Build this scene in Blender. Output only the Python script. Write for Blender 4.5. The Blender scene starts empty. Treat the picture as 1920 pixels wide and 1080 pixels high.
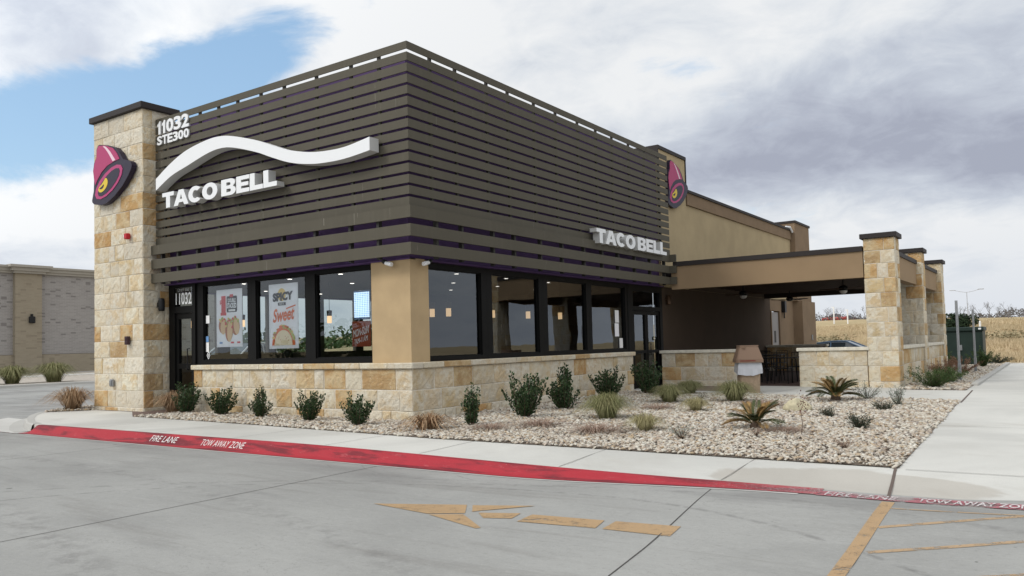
import bpy, math, random
import numpy as np
from mathutils import Vector, Matrix
random.seed(7)
S = bpy.context.scene
C = S.collection
rad = math.radians

# ------------------------------------------------------------------ camera
cam_d = bpy.data.cameras.new('camera')
cam = bpy.data.objects.new('camera', cam_d); C.objects.link(cam)
cr = Vector((0.82365546, 0.56651335, -0.0255796)); cu = Vector((0.04652293, -0.02254752, 0.99866272)); cf = Vector((-0.565179, 0.82374404, 0.04492725))
M = Matrix((cr, cu, -cf)).transposed().to_4x4(); M.translation = Vector((9.60838944, -10.79795826, 1.34971771))
cam.matrix_world = M
cam_d.sensor_width = 36; cam_d.lens = 1490.3011 / 1920 * 36
cam_d.shift_y = (579.0128 - 540) / 1920
cam_d.clip_start = 0.1; cam_d.clip_end = 3000
S.camera = cam
CAM = M.translation

# ------------------------------------------------------------------ sun, sky, exposure
SUN_AZ = rad(-148)   # direction towards the sun, from +Y clockwise negative = left/behind
SUN_EL = rad(42)
sd = Vector((math.sin(SUN_AZ) * math.cos(SUN_EL), math.cos(SUN_AZ) * math.cos(SUN_EL), math.sin(SUN_EL)))
sl = bpy.data.lights.new('sun', 'SUN'); sl.energy = 1.45; sl.angle = rad(16); sl.color = (1, .955, .88)
so = bpy.data.objects.new('sun', sl); C.objects.link(so); so.rotation_euler = sd.to_track_quat('Z', 'Y').to_euler()
S.view_settings.view_transform = 'Standard'; S.view_settings.look = 'None'; S.view_settings.gamma = 1; S.view_settings.exposure = 0
try: S.view_settings.use_curve_mapping = False
except Exception: pass

class NT:
    """small node-tree helper"""
    def __init__(s, tree): s.t = tree; s.n = tree.nodes; s.l = tree.links
    def add(s, typ, **kw):
        n = s.n.new(typ)
        for k, v in kw.items(): setattr(n, k, v)
        return n
    def set(s, sock, v):
        if isinstance(v, bpy.types.NodeSocket): s.l.new(v, sock)
        elif v is not None: sock.default_value = v
    def math(s, op, a, b=None, c=None, clamp=False):
        n = s.add('ShaderNodeMath', operation=op); n.use_clamp = clamp
        s.set(n.inputs[0], a)
        if b is not None: s.set(n.inputs[1], b)
        if c is not None: s.set(n.inputs[2], c)
        return n.outputs[0]
    def vmath(s, op, a, b=None, out=0):
        n = s.add('ShaderNodeVectorMath', operation=op); s.set(n.inputs[0], a)
        if b is not None: s.set(n.inputs[1], b)
        return n.outputs[out]
    def mix(s, f, a, b, blend='MIX'):
        n = s.add('ShaderNodeMix', data_type='RGBA', blend_type=blend); n.clamp_factor = True
        col = lambda v: (*v, 1) if isinstance(v, tuple) and len(v) == 3 else v
        s.set(n.inputs[0], f); s.set(n.inputs[6], col(a)); s.set(n.inputs[7], col(b))
        return n.outputs[2]
    def noise(s, vec, scale, detail=4, rough=.55, dist=0, out=0):
        n = s.add('ShaderNodeTexNoise'); n.inputs['Scale'].default_value = scale; n.inputs['Detail'].default_value = detail
        n.inputs['Roughness'].default_value = rough; n.inputs['Distortion'].default_value = dist
        if vec is not None: s.l.new(vec, n.inputs['Vector'])
        return n.outputs[out]
    def ramp(s, f, stops, interp='LINEAR'):
        n = s.add('ShaderNodeValToRGB'); n.color_ramp.interpolation = interp
        e = n.color_ramp.elements
        while len(e) < len(stops): e.new(0.5)
        for i, (p, c) in enumerate(stops):
            e[i].position = p; e[i].color = (*c, 1) if hasattr(c, '__len__') else (c, c, c, 1)
        s.set(n.inputs[0], f); return n.outputs[0]
    def scale(s, vec, sc):
        n = s.add('ShaderNodeMapping'); n.inputs['Scale'].default_value = sc; s.l.new(vec, n.inputs['Vector']); return n.outputs[0]
    def sstep(s, v, a, b):
        n = s.add('ShaderNodeMapRange', interpolation_type='SMOOTHSTEP'); s.set(n.inputs[0], v)
        n.inputs[1].default_value = a; n.inputs[2].default_value = b; return n.outputs[0]

W = bpy.data.worlds.new('World'); S.world = W; W.use_nodes = True
w = NT(W.node_tree); w.n.clear()
wout = w.add('ShaderNodeOutputWorld'); bg = w.add('ShaderNodeBackground'); bg.inputs[1].default_value = 0.1
sky = w.add('ShaderNodeTexSky', sky_type='NISHITA'); sky.sun_disc = False; sky.sun_elevation = SUN_EL; sky.sun_rotation = SUN_AZ
sky.air_density = 1.2; sky.dust_density = .6; sky.ozone_density = 1.5
tc = w.add('ShaderNodeTexCoord'); D = tc.outputs['Generated']
sep = w.add('ShaderNodeSeparateXYZ'); w.l.new(D, sep.inputs[0])
dz = w.math('ADD', w.math('MAXIMUM', sep.outputs[2], 0.0), 0.30)
cmb = w.add('ShaderNodeCombineXYZ')
w.set(cmb.inputs[0], w.math('DIVIDE', sep.outputs[0], dz)); w.set(cmb.inputs[1], w.math('DIVIDE', sep.outputs[1], dz)); cmb.inputs[2].default_value = 3.7
P = cmb.outputs[0]
def dirv(az, el): az, el = rad(az), rad(el); return (-math.sin(az) * math.cos(el), math.cos(az) * math.cos(el), math.sin(el))
def blob(az, el, r, strength=1, flat=1.0):
    # soft patch of sky around a compass direction; flat>1 squashes it vertically
    d = w.vmath('SUBTRACT', D, dirv(az, el)); d = w.vmath('MULTIPLY', d, (1, 1, flat))
    l = w.vmath('LENGTH', d, out=1)
    return w.math('MULTIPLY', w.math('SUBTRACT', 1.0, w.sstep(l, 0, math.sin(rad(r)) * 1.9)), strength)
def total(items):
    s_ = items[0]
    for i in items[1:]: s_ = w.math('ADD', s_, i)
    return s_
n1 = w.noise(P, 3.0, 10, .60, .35)
n2 = w.noise(P, 2.6, 10, .58, .3)
n3 = w.noise(P, .9, 5, .55, .2)
blue = total([blob(67.5, 13.6, 3.8, 1.15, 1.3), blob(63, 14.7, 3.6, 1.05, 1.3), blob(58.5, 16.6, 3.4, 1.1, 1.3), blob(54.5, 18.3, 3.2, 1.1, 1.4), blob(50.5, 20.2, 3.0, 1.0, 1.3), blob(15, 7.6, 4, .55, 2.4), blob(21, 8.6, 3, .45, 2.0), blob(45, 60, 22, .8), blob(-120, 40, 20, .7), blob(150, 50, 18, .6)])
bm = w.sstep(w.math('ADD', blue, w.math('MULTIPLY', w.math('SUBTRACT', n1, .5), 3.2)), .38, 1.08)
grey = total([blob(8, 12.4, 9, .80, 1.6), blob(18.5, 11.6, 6.5, .70, 1.8), blob(2, 10.2, 6, .40, 2.0), blob(4, 15.5, 7, .30, 1.3), blob(-18, 12, 14, .6, 1.3), blob(28, 13, 6, .16, 1.5), blob(67, 5.6, 4.5, .45, 2.8), blob(66, 20.0, 4.5, .62, 1.4), blob(56, 22.5, 4, .25, 1.5), blob(36, 22, 8, .12), blob(22, 8.8, 3, -.35, 2.2), blob(11, 7.0, 4.5, -.30, 2.6), blob(2, 6.2, 3.5, -.2, 2.6), blob(40, 20, 6, -.15), blob(64, 10.2, 4, -.45, 2.2), blob(12, 13.0, 3.0, .18, 1.5), blob(24, 12.0, 2.5, .16, 1.8),
              blob(-40, 20, 18, .5), blob(100, 25, 25, .35)])
n4 = w.noise(P, 7.0, 10, .62, .6)
gv = w.math('ADD', w.math('ADD', grey, w.math('MULTIPLY', w.math('SUBTRACT', n2, .5), 1.75)), w.math('ADD', w.math('MULTIPLY', w.math('SUBTRACT', n3, .5), .8), w.math('MULTIPLY', w.math('SUBTRACT', n4, .5), .95)))
gcol = w.ramp(w.math('MULTIPLY', gv, .84), [(.0, (8.6, 8.75, 8.9)), (.26, (7.4, 7.75, 8.2)), (.55, (5.7, 6.15, 6.95)), (.85, (4.5, 4.85, 5.75)), (1.0, (3.9, 4.2, 5.1))])
# towards the sun the cloud deck is brighter
sdn = w.vmath('DOT_PRODUCT', D, tuple(sd), out=1)
glow = w.math('MULTIPLY_ADD', w.sstep(sdn, -.1, 1), .65, 1.0)
gcol = w.mix(1.0, gcol, w.add('ShaderNodeCombineColor').outputs[0], 'MULTIPLY') if False else gcol
vm = w.add('ShaderNodeVectorMath', operation='SCALE'); w.l.new(gcol, vm.inputs[0]); w.l.new(glow, vm.inputs[3])
cloud = vm.outputs[0]
hz = w.sstep(sep.outputs[2], 0.0, .16)
cloud = w.mix(w.math('MULTIPLY', w.math('SUBTRACT', 1.0, hz), .6), cloud, (6.5, 7.0, 7.8))
skv = w.add('ShaderNodeVectorMath', operation='MULTIPLY'); w.l.new(sky.outputs[0], skv.inputs[0]); skv.inputs[1].default_value = (1.75, 1.62, 1.5)
skc = w.mix(.45, skv.outputs[0], (3.6, 6.3, 9.6))
colr = w.mix(bm, cloud, skc)
colr = w.mix(w.sstep(sep.outputs[2], -.02, -.002), (2.2, 2.1, 1.9), colr)
w.l.new(colr, bg.inputs[0]); w.l.new(bg.outputs[0], wout.inputs[0])

# ------------------------------------------------------------------ mesh helpers
ORG = {}
def tag(o, label=None, cat=None, group=None, kind=None):
    if label: o['label'] = label
    if cat: o['category'] = cat
    if group: o['group'] = group
    if kind: o['kind'] = kind
    return o
def thing(name, loc, label, cat, group=None):
    o = bpy.data.objects.new(name, None); C.objects.link(o); o.location = loc; o.empty_display_size = .2
    ORG[o] = Vector(loc); return tag(o, label, cat, group)
class MB:
    def __init__(s): s.v = []; s.f = []; s.m = []
    def quad(s, a, b, c, d, mi=0):
        i = len(s.v); s.v += [tuple(a), tuple(b), tuple(c), tuple(d)]; s.f.append((i, i + 1, i + 2, i + 3)); s.m.append(mi); return s
    def tri(s, a, b, c, mi=0):
        i = len(s.v); s.v += [tuple(a), tuple(b), tuple(c)]; s.f.append((i, i + 1, i + 2)); s.m.append(mi); return s
    def poly(s, pts, mi=0):
        i = len(s.v); s.v += [tuple(p) for p in pts]; s.f.append(tuple(range(i, i + len(pts)))); s.m.append(mi); return s
    def box(s, x0, x1, y0, y1, z0, z1, mi=0, bev=0):
        if x0 > x1: x0, x1 = x1, x0
        if y0 > y1: y0, y1 = y1, y0
        if z0 > z1: z0, z1 = z1, z0
        if bev:
            b = min(bev, (x1 - x0) * .45, (y1 - y0) * .45, (z1 - z0) * .45)
            i = len(s.v)
            rings = []
            for (z, ins) in ((z0, b), (z0 + b, 0), (z1 - b, 0), (z1, b)):
                r = []
                xa, xb, ya, yb = x0 + ins, x1 - ins, y0 + ins, y1 - ins
                for (px, py) in ((xa + b * (ins == 0), ya), (xb - b * (ins == 0), ya), (xb, ya + b * (ins == 0)), (xb, yb - b * (ins == 0)), (xb - b * (ins == 0), yb), (xa + b * (ins == 0), yb), (xa, yb - b * (ins == 0)), (xa, ya + b * (ins == 0))):
                    r.append(len(s.v)); s.v.append((px, py, z))
                rings.append(r)
            for k in range(3):
                for j in range(8):
                    s.f.append((rings[k][j], rings[k][(j + 1) % 8], rings[k + 1][(j + 1) % 8], rings[k + 1][j])); s.m.append(mi)
            s.f.append(tuple(reversed(rings[0]))); s.m.append(mi); s.f.append(tuple(rings[3])); s.m.append(mi)
            return s
        i = len(s.v)
        s.v += [(x0, y0, z0), (x1, y0, z0), (x1, y1, z0), (x0, y1, z0), (x0, y0, z1), (x1, y0, z1), (x1, y1, z1), (x0, y1, z1)]
        for q in ((3, 2, 1, 0), (4, 5, 6, 7), (0, 1, 5, 4), (1, 2, 6, 5), (2, 3, 7, 6), (3, 0, 4, 7)):
            s.f.append(tuple(i + k for k in q)); s.m.append(mi)
        return s
    def tube(s, pts, rads, n=8, mi=0, caps=True):
        pts = [Vector(p) for p in pts]
        if not hasattr(rads, '__len__'): rads = [rads] * len(pts)
        prev = None; rings = []
        for k, p in enumerate(pts):
            d = (pts[min(k + 1, len(pts) - 1)] - pts[max(k - 1, 0)]).normalized()
            if prev is None:
                a = d.orthogonal().normalized()
            else:
                a = (prev - d * prev.dot(d))
                a = a.normalized() if a.length > 1e-6 else d.orthogonal().normalized()
            prev = a; b = d.cross(a)
            r = []
            for j in range(n):
                t = 2 * math.pi * j / n; r.append(len(s.v)); s.v.append(tuple(p + (a * math.cos(t) + b * math.sin(t)) * rads[k]))
            rings.append(r)
        for k in range(len(rings) - 1):
            for j in range(n):
                s.f.append((rings[k][j], rings[k][(j + 1) % n], rings[k + 1][(j + 1) % n], rings[k + 1][j])); s.m.append(mi)
        if caps:
            s.f.append(tuple(reversed(rings[0]))); s.m.append(mi); s.f.append(tuple(rings[-1])); s.m.append(mi)
        return s
    def lathe(s, c, prof, n=20, mi=0):
        rings = []
        for (r, z) in prof:
            rr = []
            for j in range(n):
                t = 2 * math.pi * j / n; rr.append(len(s.v)); s.v.append((c[0] + r * math.cos(t), c[1] + r * math.sin(t), c[2] + z))
            rings.append(rr)
        for k in range(len(rings) - 1):
            for j in range(n):
                s.f.append((rings[k][j], rings[k][(j + 1) % n], rings[k + 1][(j + 1) % n], rings[k + 1][j])); s.m.append(mi)
        return s
    def prism(s, pts, fn, d0, d1, mi=0, side_mi=None):
        """polygon pts (u,v) extruded between depths d0 (front) and d1 (back); fn(u,v,d)->xyz"""
        n = len(pts); side_mi = mi if side_mi is None else side_mi
        a = len(s.v); s.v += [tuple(fn(u, v, d0)) for u, v in pts]; s.v += [tuple(fn(u, v, d1)) for u, v in pts]
        s.f.append(tuple(range(a, a + n))); s.m.append(mi); s.f.append(tuple(reversed(range(a + n, a + 2 * n)))); s.m.append(mi)
        for j in range(n):
            k = (j + 1) % n; s.f.append((a + k, a + j, a + n + j, a + n + k)); s.m.append(side_mi)
        return s
def obj(name, mb, mats, parent=None, smooth=False, mesh=None):
    if mesh is None:
        o0 = ORG[parent] if parent is not None else Vector((0, 0, 0))
        me = bpy.data.meshes.new(name)
        me.from_pydata([(v[0] - o0.x, v[1] - o0.y, v[2] - o0.z) for v in mb.v], [], mb.f)
        mi = mb.m
        if any(mi): me.polygons.foreach_set('material_index', mi)
    else: me = mesh
    if not isinstance(mats, (list, tuple)): mats = [mats]
    for m_ in mats: me.materials.append(m_)
    if smooth: me.polygons.foreach_set('use_smooth', [True] * len(me.polygons))
    me.update()
    o = bpy.data.objects.new(name, me); C.objects.link(o)
    if parent is not None: o.parent = parent; ORG[o] = ORG[parent]
    else: ORG[o] = Vector((0, 0, 0))
    return o
def solo(name, mb, mats, label, cat, group=None, kind=None, smooth=False):
    """top-level thing of one mesh, origin at the base of its bounding box"""
    if kind is None:
        xs = [v[0] for v in mb.v]; ys = [v[1] for v in mb.v]; zs = [v[2] for v in mb.v]
        o0 = ((min(xs) + max(xs)) / 2, (min(ys) + max(ys)) / 2, min(zs))
        mb.v = [(v[0] - o0[0], v[1] - o0[1], v[2] - o0[2]) for v in mb.v]
        o = obj(name, mb, mats, None, smooth); o.location = o0
    else: o = obj(name, mb, mats, None, smooth)
    return tag(o, label, cat, group, kind)
def copy_tree(o, parent=None):
    c = o.copy(); C.objects.link(c); c.parent = parent
    for ch in list(o.children): copy_tree(ch, c)
    return c

# ------------------------------------------------------------------ materials
def mat(name, color=(.5, .5, .5), rough=.6, metal=0, noise=None, bump=None, spec=.22, emit=None, estr=0, coords='Object'):
    m_ = bpy.data.materials.new(name); m_.use_nodes = True; t = NT(m_.node_tree)
    b = t.n['Principled BSDF']; b.inputs['Base Color'].default_value = (*color, 1); b.inputs['Roughness'].default_value = rough
    b.inputs['Metallic'].default_value = metal; b.inputs['Specular IOR Level'].default_value = spec
    if emit: b.inputs['Emission Color'].default_value = (*emit, 1); b.inputs['Emission Strength'].default_value = estr
    tcn = t.add('ShaderNodeTexCoord')
    geo = t.add('ShaderNodeNewGeometry')
    vec = geo.outputs['Position'] if coords == 'World' else tcn.outputs['Object']
    if noise:   # (scale, amount, detail)
        f = t.noise(vec, noise[0], noise[2] if len(noise) > 2 else 4, .6)
        k = noise[1]
        c = t.mix(t.sstep(f, .3, .7), tuple(x * (1 - k) for x in color), tuple(min(1, x * (1 + k)) for x in color))
        t.l.new(c, b.inputs['Base Color'])
    if bump:    # (scale, strength, distance)
        f = t.noise(vec, bump[0], 5, .65); bn = t.add('ShaderNodeBump'); bn.inputs['Strength'].default_value = bump[1]; bn.inputs['Distance'].default_value = bump[2]
        t.l.new(f, bn.inputs['Height']); t.l.new(bn.outputs[0], b.inputs['Normal'])
    m_.diffuse_color = (*color, 1); return m_
def mat_nodes(name):
    m_ = bpy.data.materials.new(name); m_.use_nodes = True; t = NT(m_.node_tree); b = t.n['Principled BSDF']
    geo = t.add('ShaderNodeNewGeometry'); return m_, t, b, geo.outputs['Position'], geo
def bump(t, b, h, strength, dist):
    bn = t.add('ShaderNodeBump'); bn.inputs['Strength'].default_value = strength; bn.inputs['Distance'].default_value = dist
    t.set(bn.inputs['Height'], h); t.l.new(bn.outputs[0], b.inputs['Normal'])

def concrete(name, base, stain, streak=(1, 1, 1), spots=True, seed=0):
    m_, t, b, pos, geo = mat_nodes(name)
    pos2 = t.vmath('ADD', pos, (seed * 7.3, seed * 3.1, 0))
    a = t.noise(pos2, .35, 6, .6, .6); c = t.noise(t.scale(pos2, streak), .9, 7, .62, .4); d = t.noise(pos2, 5, 6, .7); e = t.noise(pos2, 60, 3, .7)
    col = t.mix(t.sstep(a, .32, .68), tuple(x * .86 for x in base), tuple(x * 1.08 for x in base))
    col = t.mix(t.math('MULTIPLY', t.sstep(c, .52, .76), .55), col, stain)
    col = t.mix(t.math('MULTIPLY', t.sstep(d, .55, .8), .22), col, tuple(x * .72 for x in base))
    col = t.mix(t.math('MULTIPLY', t.sstep(d, .45, .2), .25), col, tuple(min(1, x * 1.14) for x in base))
    col = t.mix(t.math('MULTIPLY', t.sstep(e, .35, .65), .16), col, tuple(x * .7 for x in base))
    if spots:
        v = t.add('ShaderNodeTexVoronoi'); v.inputs['Scale'].default_value = 1.25; t.l.new(pos2, v.inputs['Vector'])
        wn = t.noise(pos2, 1.7, 1)
        r = t.math('MULTIPLY', t.sstep(wn, .5, .62), .045)
        f = t.math('LESS_THAN', v.outputs['Distance'], r)
        col = t.mix(t.math('MULTIPLY', f, .8), col, (.045, .042, .04))
        v2 = t.add('ShaderNodeTexVoronoi'); v2.inputs['Scale'].default_value = 4.5; t.l.new(pos2, v2.inputs['Vector'])
        f2 = t.math('LESS_THAN', v2.outputs['Distance'], t.math('MULTIPLY', t.sstep(wn, .35, .6), .05))
        col = t.mix(t.math('MULTIPLY', f2, .35), col, (.09, .085, .08))
    lo = t.noise(pos2, .13, 4, .5, .8); col = t.mix(t.math('MULTIPLY', t.sstep(lo, .45, .65), .28), col, tuple(x * .78 for x in base))
    if spots:
        wv = t.noise(t.scale(pos2, (.22, 2.2, 1)), 1.3, 8, .68, .5); col = t.mix(t.math('MULTIPLY', t.sstep(wv, .52, .70), .38), col, (.175, .165, .15)); col = t.mix(t.math('MULTIPLY', t.sstep(wv, .44, .30), .30), col, (.37, .365, .345))
    sp = t.add('ShaderNodeSeparateXYZ'); t.l.new(pos, sp.inputs[0])
    if spots:   # tyre scuffs: thin arcs and long wheel paths of rubber
        for (ax, ay, R_, w_, k_) in ((5.3, -9.6, 5.62, .05, .5), (3.4, -2.0, 1.9, .02, .55), (4.6, -2.2, 1.55, .018, .5), (6.5, -12.5, 8.9, .09, .35), (-3, -30, 23.2, .28, .38), (-3, -30, 24.9, .22, .30), (2.6, -2.4, 1.5, .018, .4)):
            dd = t.vmath('LENGTH', t.vmath('MULTIPLY', t.vmath('SUBTRACT', pos, (ax, ay, 0)), (1, 1, 0)), out=1)
            f_ = t.math('SUBTRACT', 1.0, t.sstep(t.math('ABSOLUTE', t.math('SUBTRACT', dd, R_)), 0, w_))
            col = t.mix(t.math('MULTIPLY', t.math('MULTIPLY', f_, t.sstep(d, .42, .62)), k_), col, (.11, .105, .10))
        crk = t.noise(pos2, .8, 7, .6, .3); cr_ = t.math('SUBTRACT', 1.0, t.sstep(t.math('ABSOLUTE', t.math('SUBTRACT', crk, .5)), 0, .0016))
        col = t.mix(t.math('MULTIPLY', t.math('MULTIPLY', cr_, t.sstep(a, .52, .6)), .5), col, (.10, .095, .09))
        m3 = t.noise(t.scale(pos2, (1, 1.6, 1)), 17, 5, .75); col = t.mix(t.math('MULTIPLY', t.sstep(m3, .52, .72), .30), col, (.15, .145, .135)); col = t.mix(t.math('MULTIPLY', t.sstep(m3, .46, .3), .25), col, (.44, .435, .41))
        g2 = t.noise(pos, 230, 2, .6); col = t.mix(t.math('MULTIPLY', t.sstep(g2, .5, .75), .18), col, (.10, .10, .095)); col = t.mix(t.math('MULTIPLY', t.sstep(g2, .45, .25), .18), col, (.52, .51, .49))
        ed = t.math('MULTIPLY', t.sstep(sp.outputs[1], -4.6, -3.5), t.sstep(c, .45, .62)); col = t.mix(t.math('MULTIPLY', ed, .35), col, (.15, .145, .14))
    else:
        dn = t.vmath('LENGTH', t.vmath('MULTIPLY', t.vmath('SUBTRACT', pos, (8.0, -2.75, 0)), (.75, 1.5, 0)), out=1)
        st_ = t.sstep(t.math('ADD', dn, t.math('MULTIPLY', t.math('SUBTRACT', c, .5), 1.6)), .95, .80)
        col = t.mix(t.math('MULTIPLY', st_, .42), col, (.30, .255, .20))
        g2 = t.noise(pos, 180, 2, .6); col = t.mix(t.math('MULTIPLY', t.sstep(g2, .52, .75), .12), col, tuple(x * .5 for x in base))
    t.l.new(col, b.inputs['Base Color']); b.inputs['Roughness'].default_value = .82; b.inputs['Specular IOR Level'].default_value = .3
    m4 = t.noise(pos2, 22, 5, .75)
    bump(t, b, t.math('ADD', t.math('ADD', t.math('MULTIPLY', e, .5), m4), d), .35, .006)
    return m_
M_road = concrete('road_concrete', (.318, .316, .298), (.155, .152, .148), (.35, 1.2, 1), True)
M_walk = concrete('sidewalk_concrete', (.555, .545, .505), (.40, .375, .33), (.8, .8, 1), False, 2)
M_walk2 = concrete('kerb_concrete', (.46, .45, .42), (.30, .29, .27), (1, 1, 1), False, 4)
M_apron = concrete('apron_concrete', (.52, .51, .48), (.40, .39, .36), (1, 1, 1), False, 6)

def stone_mat(name, tint=(1, 1, 1), warm=0.0):
    m_, t, b, pos, geo = mat_nodes(name)
    ri = geo.outputs['Random Per Island']
    r2 = t.math('FRACT', t.math('MULTIPLY', ri, 37.7)); r3 = t.math('FRACT', t.math('MULTIPLY', ri, 113.1))
    a = t.noise(pos, 2.6, 5, .6, .5); f = t.noise(pos, 14, 6, .7, .4); g = t.noise(pos, 55, 4, .7)
    cream = t.ramp(r2, [(0, (.66, .60, .47)), (.35, (.72, .67, .56)), (.7, (.61, .56, .46)), (1, (.74, .69, .55))])
    honey = t.ramp(r2, [(0, (.58, .43, .22)), (.5, (.52, .42, .27)), (1, (.64, .50, .30))])
    orange = t.ramp(r2, [(0, (.46, .26, .095)), (.5, (.53, .33, .14)), (1, (.39, .26, .13))])
    # cream stones carry honey-coloured patches; orange ones pale patches
    patch = t.sstep(t.math('ADD', a, t.math('MULTIPLY', f, .45)), .62, .84)
    c1 = t.mix(t.math('MULTIPLY', patch, t.math('MULTIPLY_ADD', r3, .6, .1)), cream, (.60, .42, .20))
    c2 = t.mix(t.sstep(t.math('ADD', a, t.math('MULTIPLY', f, .4)), .55, .82), honey, cream)
    c3 = t.mix(t.sstep(t.math('ADD', a, t.math('MULTIPLY', f, .5)), .66, .90), orange, (.60, .47, .28))
    col = t.mix(t.math('GREATER_THAN', ri, .66 - warm), c1, c2)
    col = t.mix(t.math('GREATER_THAN', ri, .84 - warm), col, c3)
    col = t.mix(t.math('MULTIPLY', t.sstep(f, .50, .72), .42), col, (.40, .29, .17))
    col = t.mix(t.math('MULTIPLY', t.sstep(f, .46, .30), .40), col, (.78, .74, .66))
    a2 = t.noise(pos, 6.5, 6, .7, .8); col = t.mix(t.math('MULTIPLY', t.sstep(a2, .54, .66), .35), col, (.50, .36, .19))
    col = t.mix(t.math('MULTIPLY', t.sstep(g, .4, .7), .16), col, (.42, .36, .28))
    gr = t.noise(t.scale(pos, (1, 1, .5)), 1.1, 3, .6)
    col = t.mix(t.math('MULTIPLY', t.sstep(gr, .62, .8), .22), col, (.32, .30, .27))
    if tint != (1, 1, 1): col = t.mix(1.0, col, tint, 'MULTIPLY')
    t.l.new(col, b.inputs['Base Color']); b.inputs['Roughness'].default_value = .9; b.inputs['Specular IOR Level'].default_value = .2
    h = t.math('ADD', t.math('MULTIPLY', f, 1.0), t.math('MULTIPLY', g, .35))
    bump(t, b, h, 1.0, .03)
    return m_
M_stone = stone_mat('limestone')
M_stonew = stone_mat('limestone_warm', warm=.18)
M_mortar = mat('mortar', (.66, .62, .54), .95, noise=(9, .08), bump=(60, .3, .004))
M_cap = mat('cap_stone', (.66, .62, .52), .9, noise=(6, .12, 6), bump=(22, .5, .008))
M_slat = mat('slat_paint', (.128, .112, .082), .55, noise=(1.3, .08), coords='World')
# bird-dropping streaks on the slats
def slat_mat():
    m_, t, b, pos, geo = mat_nodes('slat_taupe')
    a = t.noise(pos, .8, 4); c = t.noise(t.scale(pos, (3, 3, .3)), 3, 4, .6)
    col = t.mix(a, (.080, .072, .054), (.100, .090, .068))
    col = t.mix(t.math('MULTIPLY', t.sstep(c, .5, .75), .25), col, (.125, .112, .088))
    v = t.add('ShaderNodeTexVoronoi'); v.inputs['Scale'].default_value = 1.0; t.l.new(t.scale(pos, (2.3, 2.3, .9)), v.inputs['Vector'])
    sx = t.noise(t.scale(pos, (60, 60, .6)), 1, 1); rare = t.noise(pos, 1.0, 2)
    f = t.math('MULTIPLY', t.math('GREATER_THAN', sx, .76), t.math('GREATER_THAN', rare, .5))
    col = t.mix(t.math('MULTIPLY', f, .5), col, (.5, .48, .42))
    t.l.new(col, b.inputs['Base Color']); b.inputs['Roughness'].default_value = .6; b.inputs['Specular IOR Level'].default_value = .15; return m_
M_slat = slat_mat()
M_slatdark = mat('slat_bracket_metal', (.035, .033, .03), .6)
M_purple = mat('purple_wall_paint', (.085, .045, .135), .6, noise=(2, .1))
M_stucco = mat('tan_stucco', (.455, .335, .195), .9, noise=(1.6, .075, 9), bump=(70, .5, .004), coords='World')
M_stucco_gold = mat('golden_stucco', (.43, .34, .205), .9, noise=(1.1, .07, 9), bump=(70, .5, .004), coords='World')
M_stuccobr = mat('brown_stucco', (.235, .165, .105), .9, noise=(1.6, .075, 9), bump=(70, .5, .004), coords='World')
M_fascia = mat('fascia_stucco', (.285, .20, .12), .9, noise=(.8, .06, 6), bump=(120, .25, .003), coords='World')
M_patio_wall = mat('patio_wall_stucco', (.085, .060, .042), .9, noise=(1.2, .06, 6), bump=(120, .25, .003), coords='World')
M_coping = mat('coping_metal', (.032, .027, .026), .6, 0)
M_frame = mat('window_frame_metal', (.007, .007, .007), .5, 0, spec=.12)
M_white = mat('sign_white_acrylic', (.78, .79, .80), .4)
M_whiteret = mat('sign_return_metal', (.52, .52, .51), .5)
M_black = mat('black_plastic', (.015, .015, .016), .4)
M_dark = mat('dark_interior', (.05, .04, .034), .8)
M_wood = mat('dark_wood', (.075, .04, .022), .55, noise=(5, .25))
M_soffit = mat('soffit_wood', (.10, .06, .04), .7, noise=(3, .15))
M_galv = mat('galvanised_steel', (.30, .31, .32), .45, .7, noise=(20, .1))
M_red = None
def red_mat():
    m_, t, b, pos, geo = mat_nodes('fire_lane_red_paint')
    a = t.noise(t.scale(pos, (.5, 3, 3)), 1.6, 6, .65, .3); e = t.noise(t.scale(pos, (.6, 2, 2)), 9, 6, .7); g = t.noise(pos, 90, 3)
    col = t.mix(a, (.30, .022, .032), (.42, .045, .058))
    col = t.mix(t.math('MULTIPLY', t.sstep(a, .45, .60), .75), col, (.085, .022, .028))
    col = t.mix(t.math('MULTIPLY', t.sstep(e, .58, .76), .55), col, (.50, .17, .17)); ch = t.noise(pos, 55, 4, .7); col = t.mix(t.math('MULTIPLY', t.sstep(ch, .70, .74), .7), col, (.42, .36, .34))
    sepx = t.add('ShaderNodeSeparateXYZ'); t.l.new(pos, sepx.inputs[0])
    wear = t.math('ADD', t.math('MULTIPLY', t.sstep(sepx.outputs[0], 5.6, 8.6), .26), g)
    col = t.mix(t.sstep(wear, .68, .78), col, (.36, .28, .28))
    t.l.new(col, b.inputs['Base Color']); b.inputs['Roughness'].default_value = .7; b.inputs['Specular IOR Level'].default_value = .15; bump(t, b, e, .3, .004); return m_
M_red = red_mat()
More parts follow.
